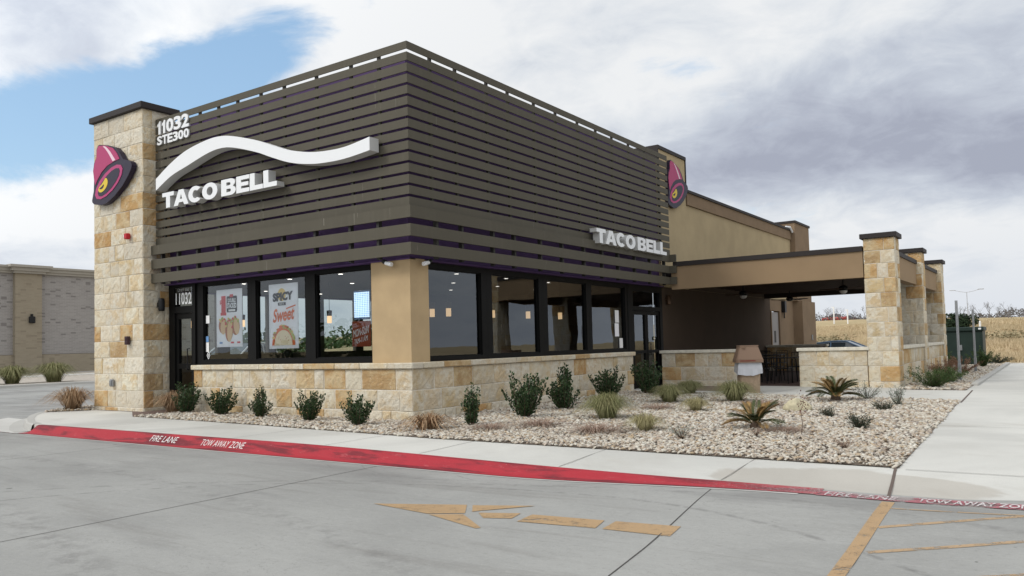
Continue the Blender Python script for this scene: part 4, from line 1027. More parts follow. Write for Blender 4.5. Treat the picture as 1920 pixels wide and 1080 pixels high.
# ------------------------------------------------------------------ pendants (inside)
def pendant():
    t_ = thing('pendant_lamp', (0, 0, 0), 'x', 'pendant lamp', 'pendant lamps inside the dining room')
    obj('cord', MB().tube([(0, 0, .30), (0, 0, 1.0)], .006, 5), M_black, t_)
    obj('lamp_shade', MB().lathe((0, 0, 0), [(.055, .17), (.065, .30), (.02, .31), (0, .31)], 14), M_shade, t_, True)
    obj('glass_shade', MB().lathe((0, 0, 0), [(0, 0), (.055, .0), (.055, .168), (.05, .17)], 14), M_glow, t_)
    return t_
pl = [(-8.4, 1.2, 'amber pendant lamp seen through the front door'), (-7.5, 2.0, 'amber pendant lamp right of the taco price poster'), (-4.86, 2.5, 'amber pendant lamp in the third front window against the bright sky'),
      (-1.35, 2.17, 'smaller pendant lamp in the first side window, left of the pair'), (-1.0, 2.29, 'larger pendant lamp in the first side window, right of the pair'), (-1.1, 4.02, 'pendant lamp at the left edge of the second side window'), (-1.1, 5.5, 'pendant lamp near the right edge of the second side window'), (-1.1, 7.02, 'pendant lamp in the third side window')]
pn = None
for x, y, lb in pl:
    if pn is None: o = pn = pendant()
    else: o = copy_tree(pn)
    o.location = (x, y, 1.98); o['label'] = lb
# seated diner behind the second window
def skin_person(name, loc, rotz, joints, edges, mats, label):
    me = bpy.data.meshes.new(name); me.from_pydata([j[:3] for j in joints], edges, []); o = bpy.data.objects.new(name, me); C.objects.link(o)
    sk = o.modifiers.new('skin', 'SKIN'); sk.use_smooth_shade = True
    me.update()
    if not me.skin_vertices: me.skin_vertices.new() if hasattr(me.skin_vertices, 'new') else None
    bpy.context.view_layer.objects.active = o
    if me.skin_vertices:
        for i, j in enumerate(joints): me.skin_vertices[0].data[i].radius = (j[3], j[4] if len(j) > 4 else j[3])
        me.skin_vertices[0].data[0].use_root = True
    ss = o.modifiers.new('sub', 'SUBSURF'); ss.levels = 1; ss.render_levels = 2
    dg = bpy.context.evaluated_depsgraph_get(); m2 = bpy.data.meshes.new_from_object(o.evaluated_get(dg)); bpy.data.objects.remove(o)
    m2.name = name; m2.materials.clear()
    p = obj(name, None, mats, None, True, mesh=m2); p.location = loc; p.rotation_euler.z = rotz
    tag(p, label, 'person'); return p
M_cloth = mat('dark_jacket', (.018, .017, .02), .8); M_skin = mat('shaded_skin', (.16, .09, .06), .6); M_hair = mat('dark_hair', (.012, .010, .009), .7)
J = [(0, 0, .52, .15, .12), (0, .0, .72, .14, .10), (0, 0, .92, .17, .10), (0, .0, 1.03, .07, .06), (0, -.02, 1.10, .055, .055), (0, -.03, 1.20, .085, .10), (0, -.03, 1.27, .07, .085),
     (.19, 0, .98, .06), (.27, -.06, .75, .045), (.20, -.30, .78, .035), (.16, -.40, .79, .025), (-.19, 0, .98, .06), (-.27, -.06, .75, .045), (-.20, -.30, .78, .035), (-.16, -.40, .79, .025),
     (.10, -.08, .50, .09), (.12, -.45, .50, .07), (.12, -.46, .08, .045), (.12, -.60, .05, .035), (-.10, -.08, .50, .09), (-.12, -.45, .50, .07), (-.12, -.46, .08, .045), (-.12, -.60, .05, .035)]
Ed = [(0, 1), (1, 2), (2, 3), (3, 4), (4, 5), (5, 6), (2, 7), (7, 8), (8, 9), (9, 10), (2, 11), (11, 12), (12, 13), (13, 14), (0, 15), (15, 16), (16, 17), (17, 18), (0, 19), (19, 20), (20, 21), (21, 22)]
try:
    pr_ = skin_person('person', (-5.2, 1.5, 0.02), rad(140), J, Ed, M_cloth, 'dark silhouetted seated person behind the second front window')
    hb = MB().lathe((0, 0, 1.16), [(0, .20), (.06, .185), (.10, .13), (.112, .05), (.10, -.03), (.07, -.07)], 14); hb.v = [(x, y - .02, z) for x, y, z in hb.v]
    h_ = obj('hair', hb, M_hair, None, True); h_.parent = pr_
except Exception as ex: print('person failed', ex)
# dining tables and benches inside
def dining(x, y, label):
    t_ = thing('dining_table', (x, y, 0.02), label, 'table', 'dining tables inside')
    obj('table_top', MB().box(x - .6, x + .6, y - .35, y + .35, .74, .78, bev=.01), M_wood, t_)
    obj('leg', MB().tube([(x, y, .02), (x, y, .74)], .04, 8).lathe((x, y, .02), [(.25, 0), (.25, .02), (0, .03)], 16), M_black, t_)
dining(-4.4, 2.4, 'dark dining table behind the second front window'); dining(-2.2, 2.2, 'dark dining table behind the third front window'); dining(-2.0, 5.6, 'dark dining table behind the side windows')

# ------------------------------------------------------------------ small fixtures on the walls
t_ = thing('wall_lamp', (-8.0, .05, 2.35), 'black cylindrical wall lamp on the side of the stone tower', 'wall lamp')
obj('lamp_body', MB().lathe((-7.955, .06, 2.36), [(0, 0), (.068, 0), (.075, .05), (.075, .24), (.066, .30), (0, .31)], 16), M_black, t_, True)
obj('bracket', MB().box(-8.09, -8.0, .02, .10, 2.46, 2.56), M_black, t_)
t_ = thing('wall_lamp', (-.3, 12.1, 2.45), 'brown wall lamp beside the side door under the patio roof', 'wall lamp')
obj('lamp_body', MB().lathe((-.26, 12.14, 2.45), [(0, 0), (.065, 0), (.07, .04), (.07, .28), (0, .31)], 14), M_shade, t_, True)
obj('bracket', MB().box(-.37, -.30, 12.1, 12.18, 2.55, 2.68), M_shade, t_)
t_ = thing('alarm_strobe', (-8.63, -.37, 4.09), 'small red alarm strobe on the stone tower', 'alarm')
obj('housing', MB().box(-8.70, -8.57, -.45, -.34, 4.10, 4.24, bev=.02), mat('alarm_red', (.45, .02, .03), .4), t_)
obj('lens', MB().box(-8.735, -8.695, -.44, -.36, 4.14, 4.21, bev=.01), M_white, t_)
solo('key_box', MB().box(-8.73, -8.61, -.42, -.34, 1.58, 1.78, bev=.008).box(-8.70, -8.64, -.432, -.42, 1.68, 1.74).box(-8.69, -8.65, -.428, -.42, 1.61, 1.64), mat('key_box_bronze', (.055, .03, .035), .5), 'dark square key box low on the stone tower', 'key box')
solo('outlet_cover', MB().box(-9.43, -9.31, -.40, -.34, .58, .76, bev=.012).box(-9.41, -9.33, -.42, -.40, .60, .73, bev=.01), M_galv, 'grey outlet cover near the foot of the stone tower', 'outlet')
for (x, y, sx, lb) in ((-.62, .06, 1, 'white security camera under the slats left of the corner'), (-.06, .52, -1, 'white security camera under the slats right of the corner')):
    t_ = thing('security_camera', (x, y, 2.93), lb, 'security camera', 'security cameras at the corner')
    dx, dy = (1, 0) if sx == 1 else (0, -1)
    obj('housing', MB().tube([(x - dx * .06, y - dy * .06, 2.93), (x + dx * .04, y + dy * .04, 2.905), (x + dx * .10, y + dy * .10, 2.89)], [.033, .042, .040], 14), M_white, t_, False)
    obj('camera_mount', MB().tube([(x - dx * .1, y - dy * .1, 2.96), (x - dx * .05, y - dy * .05, 2.94)], .045, 10).box(x - dx * .1 - .03, x - dx * .1 + .03, y - dy * .1 - .03, y - dy * .1 + .03, 2.94, 2.975), M_black, t_)

# ------------------------------------------------------------------ ceiling fans
def fan():
    t_ = thing('ceiling_fan', (0, 0, 0), 'x', 'ceiling fan', 'ceiling fans under the patio roof')
    obj('downrod', MB().tube([(0, 0, .12), (0, 0, .44)], .02, 8).lathe((0, 0, .40), [(.0, -.02), (.07, 0), (.08, .045), (0, .05)], 12), M_black, t_)
    obj('motor', MB().lathe((0, 0, 0), [(0, -.02), (.08, -.02), (.13, .02), (.14, .08), (.09, .13), (.03, .16), (0, .16)], 18), M_black, t_, True)
    for k in range(5):
        a = k * 2 * math.pi / 5 + .35; ca, sa = math.cos(a), math.sin(a); mb = MB()
        P_ = lambda r, s, z: (ca * r - sa * s, sa * r + ca * s, z)
        pts = [(.13, -.02), (.22, -.055), (.65, -.07), (.70, -.04), (.70, .04), (.65, .07), (.22, .055), (.13, .02)]
        mb.prism(pts, lambda u, v, d: P_(u, v, .035 - v * .18 + d), .008, 0)
        obj('blade', mb, M_wood, t_)
    return t_
f0 = fan()
lbs = ['ceiling fan with lit bowl nearest the dark patio wall', 'ceiling fan with bowl light by the nearest column', 'far ceiling fan without a light near the service door', 'ceiling fan half hidden behind the nearest column']
def bowl(f_): obj('light_bowl', MB().lathe((f_.location.x, f_.location.y, f_.location.z - .02) if False else (0, 0, -.02), [(0, -.10), (.07, -.085), (.11, -.04), (.12, 0)], 16), M_bowl, None, True)
M_bowl = mat('frosted_bowl', (.75, .72, .68), .4)
bl = MB().lathe((0, 0, -.02), [(0, -.10), (.07, -.085), (.11, -.04), (.12, 0)], 16)
bo = obj('light_bowl', bl, M_bowl, None, True); bo.parent = f0
f0.location = (1.1, 15.1, 2.78); f0['label'] = lbs[0]
for (x, y, i, lit) in ((4.15, 15.4, 1, True), (1.1, 20.6, 2, False), (4.6, 20.6, 3, False)):
    c = copy_tree(f0); c.location = (x, y, 2.78); c['label'] = lbs[i]; c.rotation_euler.z = .4 * i
    if not lit:
        for ch in list(c.children):
            if ch.name.startswith('light_bowl'): bpy.data.objects.remove(ch)

# ------------------------------------------------------------------ patio tables and chairs
def patio_table(x, y):
    t_ = thing('patio_table', (x, y, 0.01), 'x', 'table', 'dark metal patio tables')
    obj('table_top', MB().box(x - .6, x + .6, y - .38, y + .38, .73, .76, bev=.01), M_black, t_)
    for sx in (-1, 1): obj('leg', MB().tube([(x + sx * .45, y - .28, .01), (x + sx * .45, y - .2, .70), (x + sx * .45, y + .2, .70), (x + sx * .45, y + .28, .01)], .02, 6), M_black, t_)
    return t_
def patio_chair(x, y):
    t_ = thing('patio_chair', (x, y, .01), 'x', 'chair', 'dark metal patio chairs')
    obj('seat', MB().box(x - .21, x + .21, y - .21, y + .21, .44, .465, bev=.01), M_black, t_)
    mb = MB().tube([(x - .2, y + .21, .46), (x - .2, y + .25, .88), (x + .2, y + .25, .88), (x + .2, y + .21, .46)], .014, 6)
    for k in (-.1, 0, .1): mb.tube([(x + k, y + .21, .46), (x + k, y + .245, .87)], .008, 5)
    obj('backrest', mb, M_black, t_)
    for sx in (-1, 1):
        for sy in (-1, 1): obj('leg', MB().tube([(x + sx * .18, y + sy * .18, .44), (x + sx * .2, y + sy * .21, .01)], .012, 6), M_black, t_)
    return t_
tb = patio_table(0, 0); ch0 = patio_chair(0, 0)
for i, (x, y, rz_, lb) in enumerate(((-4.0, 1.75, math.pi, 'dark dining chair just inside the second front window'), (-4.7, 3.1, 0, 'dark dining chair behind the table at the second front window'), (-2.6, 1.5, math.pi, 'dark dining chair just inside the third front window'), (-1.8, 2.9, 0, 'dark dining chair behind the table at the third front window'), (-2.2, 5.0, math.pi, 'dark dining chair at the table behind the side windows'), (-1.7, 6.3, 0, 'dark dining chair beyond the table behind the side windows'))):
    c = copy_tree(ch0); c.location = (x, y, .02); c.rotation_euler.z = rz_; c['label'] = lb; c['group'] = 'dining chairs inside'
for i, (x, y, lb) in enumerate(((2.6, 13.6, 'dark patio table nearest the opening in the patio wall'), (1.0, 17.5, 'dark patio table deeper under the patio roof by the building'), (4.4, 17.8, 'dark patio table between the middle column and the building'))):
    o = tb if i == 0 else copy_tree(tb); o.location = (x, y, .01); o['label'] = lb
k = 0
for (tx, ty, nm) in ((2.6, 13.6, 'nearest patio table'), (1.0, 17.5, 'patio table by the building'), (4.4, 17.8, 'patio table by the middle column')):
    for (dx, dy, r, sd_) in ((-.3, -.72, math.pi, 'front left'), (.32, -.7, math.pi, 'front right'), (-.3, .72, 0, 'back left'), (.3, .74, 0, 'back right')):
        o = ch0 if k == 0 else copy_tree(ch0); k += 1
        o.location = (tx + dx, ty + dy, .01); o.rotation_euler.z = r + .1 * math.sin(k * 3); o['label'] = f'dark slatted metal chair at the {sd_} of the {nm}'

# ------------------------------------------------------------------ litter bin
t_ = thing('litter_bin', (3.15, 8.95, 0), 'tan litter bin with brown hooded lid and a white bag folded over its rim', 'litter bin')
M_bin = mat('bin_tan', (.35, .26, .18), .7, noise=(14, .1)); M_lid = mat('bin_lid_brown', (.25, .165, .115), .6); cx, cy, h = 3.17, 8.95, .285
Rm = lambda x, y, z, a=rad(28): (cx + x * math.cos(a) - y * math.sin(a), cy + x * math.sin(a) + y * math.cos(a), z)
def frus(mb, w0, w1, z0, z1, y0s=None, mi=0, c=.04):
    def ring(w_, z, sh=0): return [Rm(x, y + sh, z) for x, y in ((-w_ + c, -w_), (w_ - c, -w_), (w_, -w_ + c), (w_, w_ - c), (w_ - c, w_), (-w_ + c, w_), (-w_, w_ - c), (-w_, -w_ + c))]
    a = ring(w0, z0); b_ = ring(w1, z1)
    for j in range(8): mb.quad(a[j], a[(j + 1) % 8], b_[(j + 1) % 8], b_[j], mi)
    mb.poly(b_, mi)
mb = MB(); frus(mb, .235, .255, .0, .74); obj('bin_body', mb, M_bin, t_)
mb = MB(); 
w0 = .30; n = 40; zt = .76
base = []; low = []
per = []
for s_ in range(4):
    for k in range(10):
        f_ = -1 + 2 * k / 10; per.append([(f_, -1), (1, f_), (-f_, 1), (-1, -f_)][s_])
rnd = random.Random(9)
tp = [Rm(p[0] * .275, p[1] * .275, zt) for p in per]; md = [Rm(p[0] * (.282 + rnd.uniform(0, .02)), p[1] * (.282 + rnd.uniform(0, .02)), zt - .16) for p in per]; lw = [Rm(p[0] * (.285 + rnd.uniform(0, .03)), p[1] * (.285 + rnd.uniform(0, .03)), zt - .29 - .035 * math.sin(i * .35) + rnd.uniform(-.012, .012)) for i, p in enumerate(per)]
for a, b_ in ((tp, md), (md, lw)):
    for j in range(40): mb.quad(b_[j], b_[(j + 1) % 40], a[(j + 1) % 40], a[j])
obj('bin_bag', mb, mat('white_plastic_bag', (.52, .53, .56), .4), t_, True)
mb = MB(); frus(mb, .325, .325, .755, .84); frus(mb, .315, .225, .841, 1.15, c=.03); mb2 = [Rm(x, y, z) for x, y, z in ((-.2, -.312, .90), (.2, -.312, .90), (.2, -.305, .93), (-.2, -.305, .93))]
obj('bin_lid', mb, M_lid, t_)
mb = MB(); a = [Rm(x, y, z) for x, y, z in ((-.24, -.329, .79), (.13, -.329, .79), (.13, -.329, .812), (-.24, -.329, .812))]; mb.poly(a); obj('lid_stripe', mb, mat('bin_red_stripe', (.20, .03, .025), .5), t_)
mb = MB(); c8 = [Rm(x, y, 1.152) for x, y in ((-.23, -.23), (.23, -.23), (.23, .23), (-.23, .23))]; c9 = [Rm(x, y, 1.18) for x, y in ((-.23, -.23), (.23, -.23), (.23, .23), (-.23, .23))]
for j in range(4): mb.quad(c8[j], c8[(j + 1) % 4], c9[(j + 1) % 4], c9[j])
mb.poly(c9); mb.box(cx - .09, cx + .03, cy - .30, cy - .22, 1.10, 1.165); obj('lid_top', mb, M_lid, t_)

# ------------------------------------------------------------------ transformer box, sign posts, poles
t_ = thing('transformer_box', (6.4, 28, 0), 'dark green utility transformer box behind the columns', 'utility box')
M_green = mat('transformer_green', (.020, .034, .028), .45, noise=(2, .1))
obj('cabinet', MB().box(5.3, 7.0, 27.5, 29.0, -.1, 1.42, bev=.02), M_green, t_)
obj('cabinet_lid', MB().box(5.25, 7.05, 27.42, 29.05, 1.422, 1.60, bev=.03), M_green, t_)
obj('cabinet_door', MB().box(5.4, 6.15, 27.475, 27.497, .05, 1.3).box(6.2, 6.92, 27.475, 27.497, .05, 1.3), M_green, t_)
obj('padlock', MB().box(6.12, 6.24, 27.43, 27.472, .62, .85, bev=.01), M_galv, t_)
obj('warning_label', MB().box(6.86, 6.96, 27.40, 27.418, 1.48, 1.55), M_white, t_)
for (x, y, h, lb) in ((7.27, 14.7, 2.27, 'taller nearer galvanised square post in the gravel beside the walkway'), (7.22, 20.5, 2.15, 'farther galvanised square post standing in front of the green box')):
    t_ = thing('sign_post', (x, y, 0), lb, 'post', 'bare posts beside the walkway')
    obj('post', MB().box(x - .033, x + .033, y - .033, y + .033, 0, h, bev=.006), M_galv, t_)
    obj('post_sleeve', MB().box(x - .041, x + .041, y - .041, y + .041, 0, .5, bev=.006), M_galv, t_)
M_wpole = mat('white_pole_paint', (.8, .8, .78), .5)
for (x, y, zt, lb) in ((-19.2, 120, 5.95, 'taller white post far off in the field'), (-17.2, 120, 5.45, 'shorter white post far off in the field')):
    solo('marker_post', MB().tube([(x, y, th(x, y) - .2), (x, y, zt)], .11, 6).box(x - .35, x + .1, y - .05, y + .05, zt - .12, zt), M_wpole, lb, 'post', 'white posts in the field')
M_lampm = mat('pale_lamp_metal', (.40, .41, .43), .6)
t_ = thing('lamp_post', (-1.0, 120, 2), 'tall twin-arm street lamp on the horizon beyond the field', 'street lamp')
obj('pole', MB().tube([(-1.0, 120, 1.5), (-1.0, 120, 7.2)], [.06, .04], 8), M_lampm, t_)
for s_ in (-1, 1):
    a = obj('lamp_arm', MB().tube([(-1.0, 120, 7.15), (-1 + s_ * .8, 120, 7.3), (-1 + s_ * 1.5, 120, 7.5)], .03, 6), M_lampm, t_)
    obj('lamp_head', MB().box(-1 + s_ * 1.5 - .1, -1 + s_ * 2.15, 119.85, 120.15, 7.48, 7.58) if s_ == 1 else MB().box(-1 - 2.15, -1 - 1.4, 119.85, 120.15, 7.49, 7.56), M_lampm, t_)
solo('marker_post', MB().tube([(3.6, 75, .9), (3.6, 75, 2.35)], .09, 6).lathe((3.6, 75, 2.35), [(.09, 0), (.05, .08), (0, .1)], 6), M_wpole, 'short white marker post at the field crest right of the round bush', 'post')

# ------------------------------------------------------------------ brick building on the left
def brick_mat(name, c1, c2, mor, dark):
    m_, t, b, pos, geo = mat_nodes(name)
    sp = t.add('ShaderNodeSeparateXYZ'); t.l.new(pos, sp.inputs[0]); cb = t.add('ShaderNodeCombineXYZ'); t.l.new(t.math('ADD', sp.outputs[0], sp.outputs[1]), cb.inputs[0]); t.l.new(sp.outputs[2], cb.inputs[1])
    br = t.add('ShaderNodeTexBrick'); t.l.new(cb.outputs[0], br.inputs['Vector']); br.inputs['Scale'].default_value = 1.0
    br.inputs['Brick Width'].default_value = .42; br.inputs['Row Height'].default_value = .125; br.inputs['Mortar Size'].default_value = .012
    br.inputs['Color1'].default_value = (*c1, 1); br.inputs['Color2'].default_value = (*c2, 1); br.inputs['Mortar'].default_value = (*mor, 1); br.inputs['Bias'].default_value = -.2
    v = t.add('ShaderNodeTexWhiteNoise', noise_dimensions='3D')
    fl_ = t.vmath('FLOOR', t.vmath('DIVIDE', cb.outputs[0], (.42, .125, 1))); t.l.new(fl_, v.inputs['Vector'])
    col = t.mix(t.math('MULTIPLY', t.math('GREATER_THAN', v.outputs[0], .92), .75), br.outputs[0], dark)
    n_ = t.noise(pos, .4, 4); col = t.mix(t.math('MULTIPLY', n_, .3), col, tuple(x * .8 for x in c1))
    t.l.new(col, b.inputs['Base Color']); b.inputs['Roughness'].default_value = .9
    return m_
M_br1 = brick_mat('pale_grey_brick', (.29, .27, .255), (.35, .33, .31), (.38, .36, .34), (.15, .135, .13))
M_br2 = brick_mat('tan_block', (.31, .265, .195), (.27, .225, .165), (.31, .27, .20), (.22, .18, .13))
BB = thing('brick_building', (-60, 20, 0), 'long pale brick building with tan pilasters across the lane at the left', 'building')
obj('wall', MB().box(-75, -60, -30, 38, 1.55, 8.15), M_br1, BB)
obj('base_course', MB().box(-75, -59.85, -30, 38, -.2, 1.53), M_br2, BB)
for (a, b_) in ((8.0, 10.2), (19.3, 21.35), (31, 33), (-4, -2)): obj('wall_pilaster', MB().box(-59.998, -59.6, a, b_, 1.53, 8.15).box(-59.85, -59.58, a, b_, -.2, 1.53), M_br2, BB)
mb = MB()
def corn(mb, y0, y1, xo):
    y1 = min(y1, 38); mb.box(-75, xo, y0, y1, 8.16, 8.36); mb.box(-75, xo + .12, y0 - .1, y1 + .1, 8.362, 8.60); mb.box(-75, xo + .25, y0 - .2, y1 + .2, 8.602, 8.78)
corn(mb, -30, 60, -59.8); obj('cornice', mb, mat('cornice_cream', (.36, .335, .29), .8), BB)
mb = MB(); mb.box(-60, -59.35, 19.1, 21.55, 8.158, 8.34).box(-60, -59.2, 18.9, 21.75, 8.342, 8.62).box(-60, -59.0, 18.7, 21.95, 8.622, 8.82); obj('cornice', mb, bpy.data.materials['cornice_cream'], BB)
obj('window_vent', MB().box(-59.99, -59.94, 27, 27.6, 1.9, 2.1), M_black, BB)
solo('wall_lamp', MB().box(-59.6, -59.35, 20.3, 20.75, 4.1, 4.65, bev=.05).box(-59.59, -59.45, 20.45, 20.6, 4.65, 4.85), M_black, 'small black wall lamp on the tan pilaster of the brick building', 'wall lamp')
# lane kerb and planter in front of it
M_gravel_far = mat('planter_gravel', (.40, .36, .31), .95, noise=(3, .3, 8), bump=(12, .6, .03), coords='World')
def farpath(off): return [(-33.8 + off, -30), (-33.2 + off, -8), (-32.6 + off, 5), (-32.0 + off, 14), (-31.2 + off, 25), (-30.5 + off, 34)]
mb = MB(); pa_ = farpath(0); 
mb.poly([(x, y, .0) for x, y in pa_] + [(-58, 34, .0), (-58, -30, .0)]); obj('planter_bed', mb, M_gravel_far)['kind'] = 'structure'
mb = MB(); sweep(mb, pa_, [(-.15, .006), (0, .006), (.03, -.02), (.06, -.13), (.35, -.142)]); obj('kerb', mb, M_walk2)['kind'] = 'structure'
obj('path', MB().poly([(-47.0, 34, .012), (-50, 34, .012), (-51.5, -30, .012), (-48.5, -30, .012)]).poly([(-57.6, 34, .012), (-60, 34, .012), (-60, -30, .012), (-57.6, -30, .012)]), M_walk)['kind'] = 'structure'

# ------------------------------------------------------------------ kerbs at the right rear
mb = MB()
mb.box(7.70, 7.86, 12.6, 28.6, -.02, .075, bev=.02); mb.box(5.5, 7.2, 29.45, 29.62, -.02, .07, bev=.02); mb.box(8.3, 14, 31.0, 31.2, -.3, -.08, bev=.02)
grid(mb, [-25, 0, 20, 60], [35.6, 35.85], lambda x, y: -.17)
obj('kerb', mb, M_walk2)['kind'] = 'structure'

# ------------------------------------------------------------------ cars
def loft(mb, rings, mi=0, close=True):
    idx = []
    for r in rings: idx.append(list(range(len(mb.v), len(mb.v) + len(r)))); mb.v += [tuple(p) for p in r]
    n = len(rings[0])
    for a, b_ in zip(idx, idx[1:]):
        for j in range(n if close else n - 1): k = (j + 1) % n; mb.f.append((a[j], b_[j], b_[k], a[k])); mb.m.append(mi)
    mb.f.append(tuple(idx[0])); mb.m.append(mi); mb.f.append(tuple(reversed(idx[-1]))); mb.m.append(mi)
M_cglass = mat('car_glass', (.02, .035, .045), .08, spec=.8); M_tyre = mat('tyre_rubber', (.02, .02, .02), .85); M_rim = mat('alloy_rim', (.4, .4, .42), .3, .8); M_headl = mat('headlamp_lens', (.7, .72, .75), .15); M_tail = mat('tail_lamp', (.4, .02, .02), .2)
def car(label, cat, paint, kind='sedan', L=4.6, Wd=1.8):
    t_ = thing('parked_car' if kind == 'sedan' else 'pickup_truck', (0, 0, 0), label, cat)
    hw = Wd / 2
    if kind == 'sedan':
        st = [(-2.3, .35, .62, .80), (-2.22, .22, .86, .90), (-1.6, .2, .98, .97), (-.6, .2, .96, 1), (.6, .2, .94, 1), (1.1, .2, .93, 1), (1.9, .2, .82, .97), (2.2, .22, .70, .88), (2.3, .35, .58, .78)]
        cab = [(-1.95, .95, 1.0, .86), (-1.25, .96, 1.34, .80), (-.5, .96, 1.42, .78), (.15, .95, 1.41, .78), (1.15, .92, .96, .86)]
        wx = (-1.42, 1.40)
    else:
        st = [(-2.7, .5, 1.1, .95), (-2.6, .45, 1.2, .98), (-.9, .42, 1.2, 1), (.9, .42, 1.15, 1), (1.2, .42, 1.15, 1), (2.5, .42, 1.08, .98), (2.7, .5, .95, .9)]
        cab = [(-1.0, 1.18, 1.25, .92), (-.85, 1.18, 1.78, .84), (.3, 1.18, 1.80, .84), (1.2, 1.13, 1.17, .9)]; wx = (-1.7, 1.75)
    mb = MB(); rings = []
    for x, zb2, zt, k in st:
        w_ = hw * k; rings.append([(x, -w_ * .9, zb2), (x, -w_, zb2 + .15), (x, -w_, zt - .18), (x, -w_ * .93, zt - .04), (x, -w_ * .7, zt), (x, w_ * .7, zt), (x, w_ * .93, zt - .04), (x, w_, zt - .18), (x, w_, zb2 + .15), (x, w_ * .9, zb2)])
    loft(mb, rings); obj('body', mb, paint, t_, True)
    mb = MB(); rings = []
    for x, zb2, zt, k in cab:
        w_ = hw * k; rings.append([(x, -hw * .94, zb2 - .02), (x, -w_ * .96, zt - .08 if zt - zb2 > .2 else zt), (x, -w_ * .8, zt), (x, w_ * .8, zt), (x, w_ * .96, zt - .08 if zt - zb2 > .2 else zt), (x, hw * .94, zb2 - .02)])
    loft(mb, rings); obj('cabin', mb, M_cglass, t_)
    mb = MB(); c = cab[1:-1]
    for (a, b_) in zip(c, c[1:]):
        for s_ in (1,): mb.quad((a[0], -hw * a[3] * .85, a[2] + .012), (b_[0], -hw * b_[3] * .85, b_[2] + .012), (b_[0], hw * b_[3] * .85, b_[2] + .012), (a[0], hw * a[3] * .85, a[2] + .012))
    for s_ in (-1, 1):
        mb.tube([(x, s_ * hw * (k * .96 if 0 < i < len(cab) - 1 else .92), zt + .0) for i, (x, zb2, zt, k) in enumerate(cab)], .035, 6)
        xm = (cab[1][0] + cab[-2][0]) / 2; mb.tube([(xm, s_ * hw * .955, .95), (xm, s_ * hw * .80, cab[2][2] - .05)], .03, 5)
    obj('roof', mb, paint, t_)
    r_ = .33 if kind == 'sedan' else .40
    for x in wx:
        for s_ in (-1, 1):
            q = obj('wheel', MB().tube([(x, s_ * (hw - .2), r_), (x, s_ * (hw + .005), r_)], r_, 22), M_tyre, t_)
            obj('rim', MB().tube([(x, s_ * (hw - .02), r_), (x, s_ * (hw + .012), r_)], r_ * .62, 16), M_rim, q)
    for s_ in (-1, 1):
        xe = st[-1][0]; obj('headlight', MB().box(xe - .28, xe - .02, s_ * hw * .62 - .2, s_ * hw * .62 + .2, st[-1][2] - .12, st[-1][2] + .04, bev=.03), M_headl, t_)
        xe = st[0][0]; obj('tail_light', MB().box(xe - .01, xe + .15, s_ * hw * .62 - .18, s_ * hw * .62 + .18, st[0][2] - .1, st[0][2] + .08, bev=.03), M_tail, t_)
        obj('mirror', MB().box(cab[-2][0] + .45, cab[-2][0] + .6, s_ * (hw + .03) - .08, s_ * (hw + .03) + .08, .93, 1.05, bev=.03), paint, t_)
    mb = MB().box(st[-1][0] - .06, st[-1][0] + .02, -hw * .35, hw * .35, st[-1][1] + .1, st[-1][2] - .05); obj('grille', mb, M_black, t_)
    return t_
cpaint = lambda n, c: mat(n, c, .25, .3, spec=.6)
o = car('steel blue car parked behind the patio, only its roof and bonnet showing', 'car', cpaint('blue_car_paint', (.075, .13, .20)))
o.location = (.55, 32.6, -.32); o.rotation_euler.z = 0
o = car('white pickup truck parked across the drive lane, seen through the restaurant windows', 'pickup truck', cpaint('white_car_paint', (.7, .7, .7)), 'pickup', Wd=1.95); o.location = (-15.6, 8.0, -.15); o.rotation_euler.z = rad(-82)
o = car('tiny red pickup truck on the far side of the field', 'pickup truck', cpaint('red_car_paint', (.36, .05, .04)), 'pickup', Wd=1.95); o.location = (-31.3, 176, th(-31, 176)); o.rotation_euler.z = rad(170)
o = car('dark maroon car beside the red pickup across the field', 'car', cpaint('maroon_car_paint', (.09, .015, .02))); o.location = (-29.0, 180, th(-29, 180)); o.rotation_euler.z = rad(10)

# ------------------------------------------------------------------ plants
def leafmat(name, c1, c2, rough=.5, scale_=30):
    m_, t, b, pos, geo = mat_nodes(name)
    ri = geo.outputs['Random Per Island']
    c = t.mix(ri, c1, c2); n_ = t.noise(pos, 3, 2); c = t.mix(t.math('MULTIPLY', n_, .35), c, tuple(x * .6 for x in c1))
    t.l.new(c, b.inputs['Base Color']); b.inputs['Roughness'].default_value = rough; b.inputs['Specular IOR Level'].default_value = .2; return m_
M_holly = leafmat('holly_leaf', (.022, .045, .018), (.07, .115, .045), .38)
M_twig = mat('twig_bark', (.10, .07, .05), .9)
M_feather = leafmat('feather_grass', (.14, .155, .06), (.34, .31, .16), .8); M_feather2 = leafmat('pale_feather_grass', (.28, .26, .12), (.42, .36, .20), .8)
M_drygrass = leafmat('dry_grass_blade', (.26, .15, .08), (.44, .32, .20), .9); M_drypink = leafmat('dead_pinkish_grass', (.25, .17, .13), (.42, .31, .24), .9)
M_sago = leafmat('sago_frond', (.03, .045, .016), (.10, .105, .035), .5); M_sagob = leafmat('sago_brown_frond', (.17, .10, .035), (.33, .21, .08), .6)
M_silver = leafmat('silver_leaf', (.17, .20, .16), (.32, .35, .30), .7); M_darkshrub = leafmat('dark_shrub_leaf', (.025, .04, .025), (.07, .085, .055), .7)
M_bush = leafmat('green_bush_leaf', (.035, .065, .02), (.10, .15, .05), .6); M_redbush = leafmat('reddish_dry_twigs', (.20, .11, .07), (.36, .22, .15), .9)
M_treebark = mat('winter_tree_bark', (.17, .155, .15), .95); M_farfol = leafmat('far_tree_twigs', (.11, .105, .105), (.19, .18, .175), 1)  # bark colour lightened to stand in for distance haze
M_farever = leafmat('far_evergreen', (.018, .032, .018), (.04, .065, .03), .9)

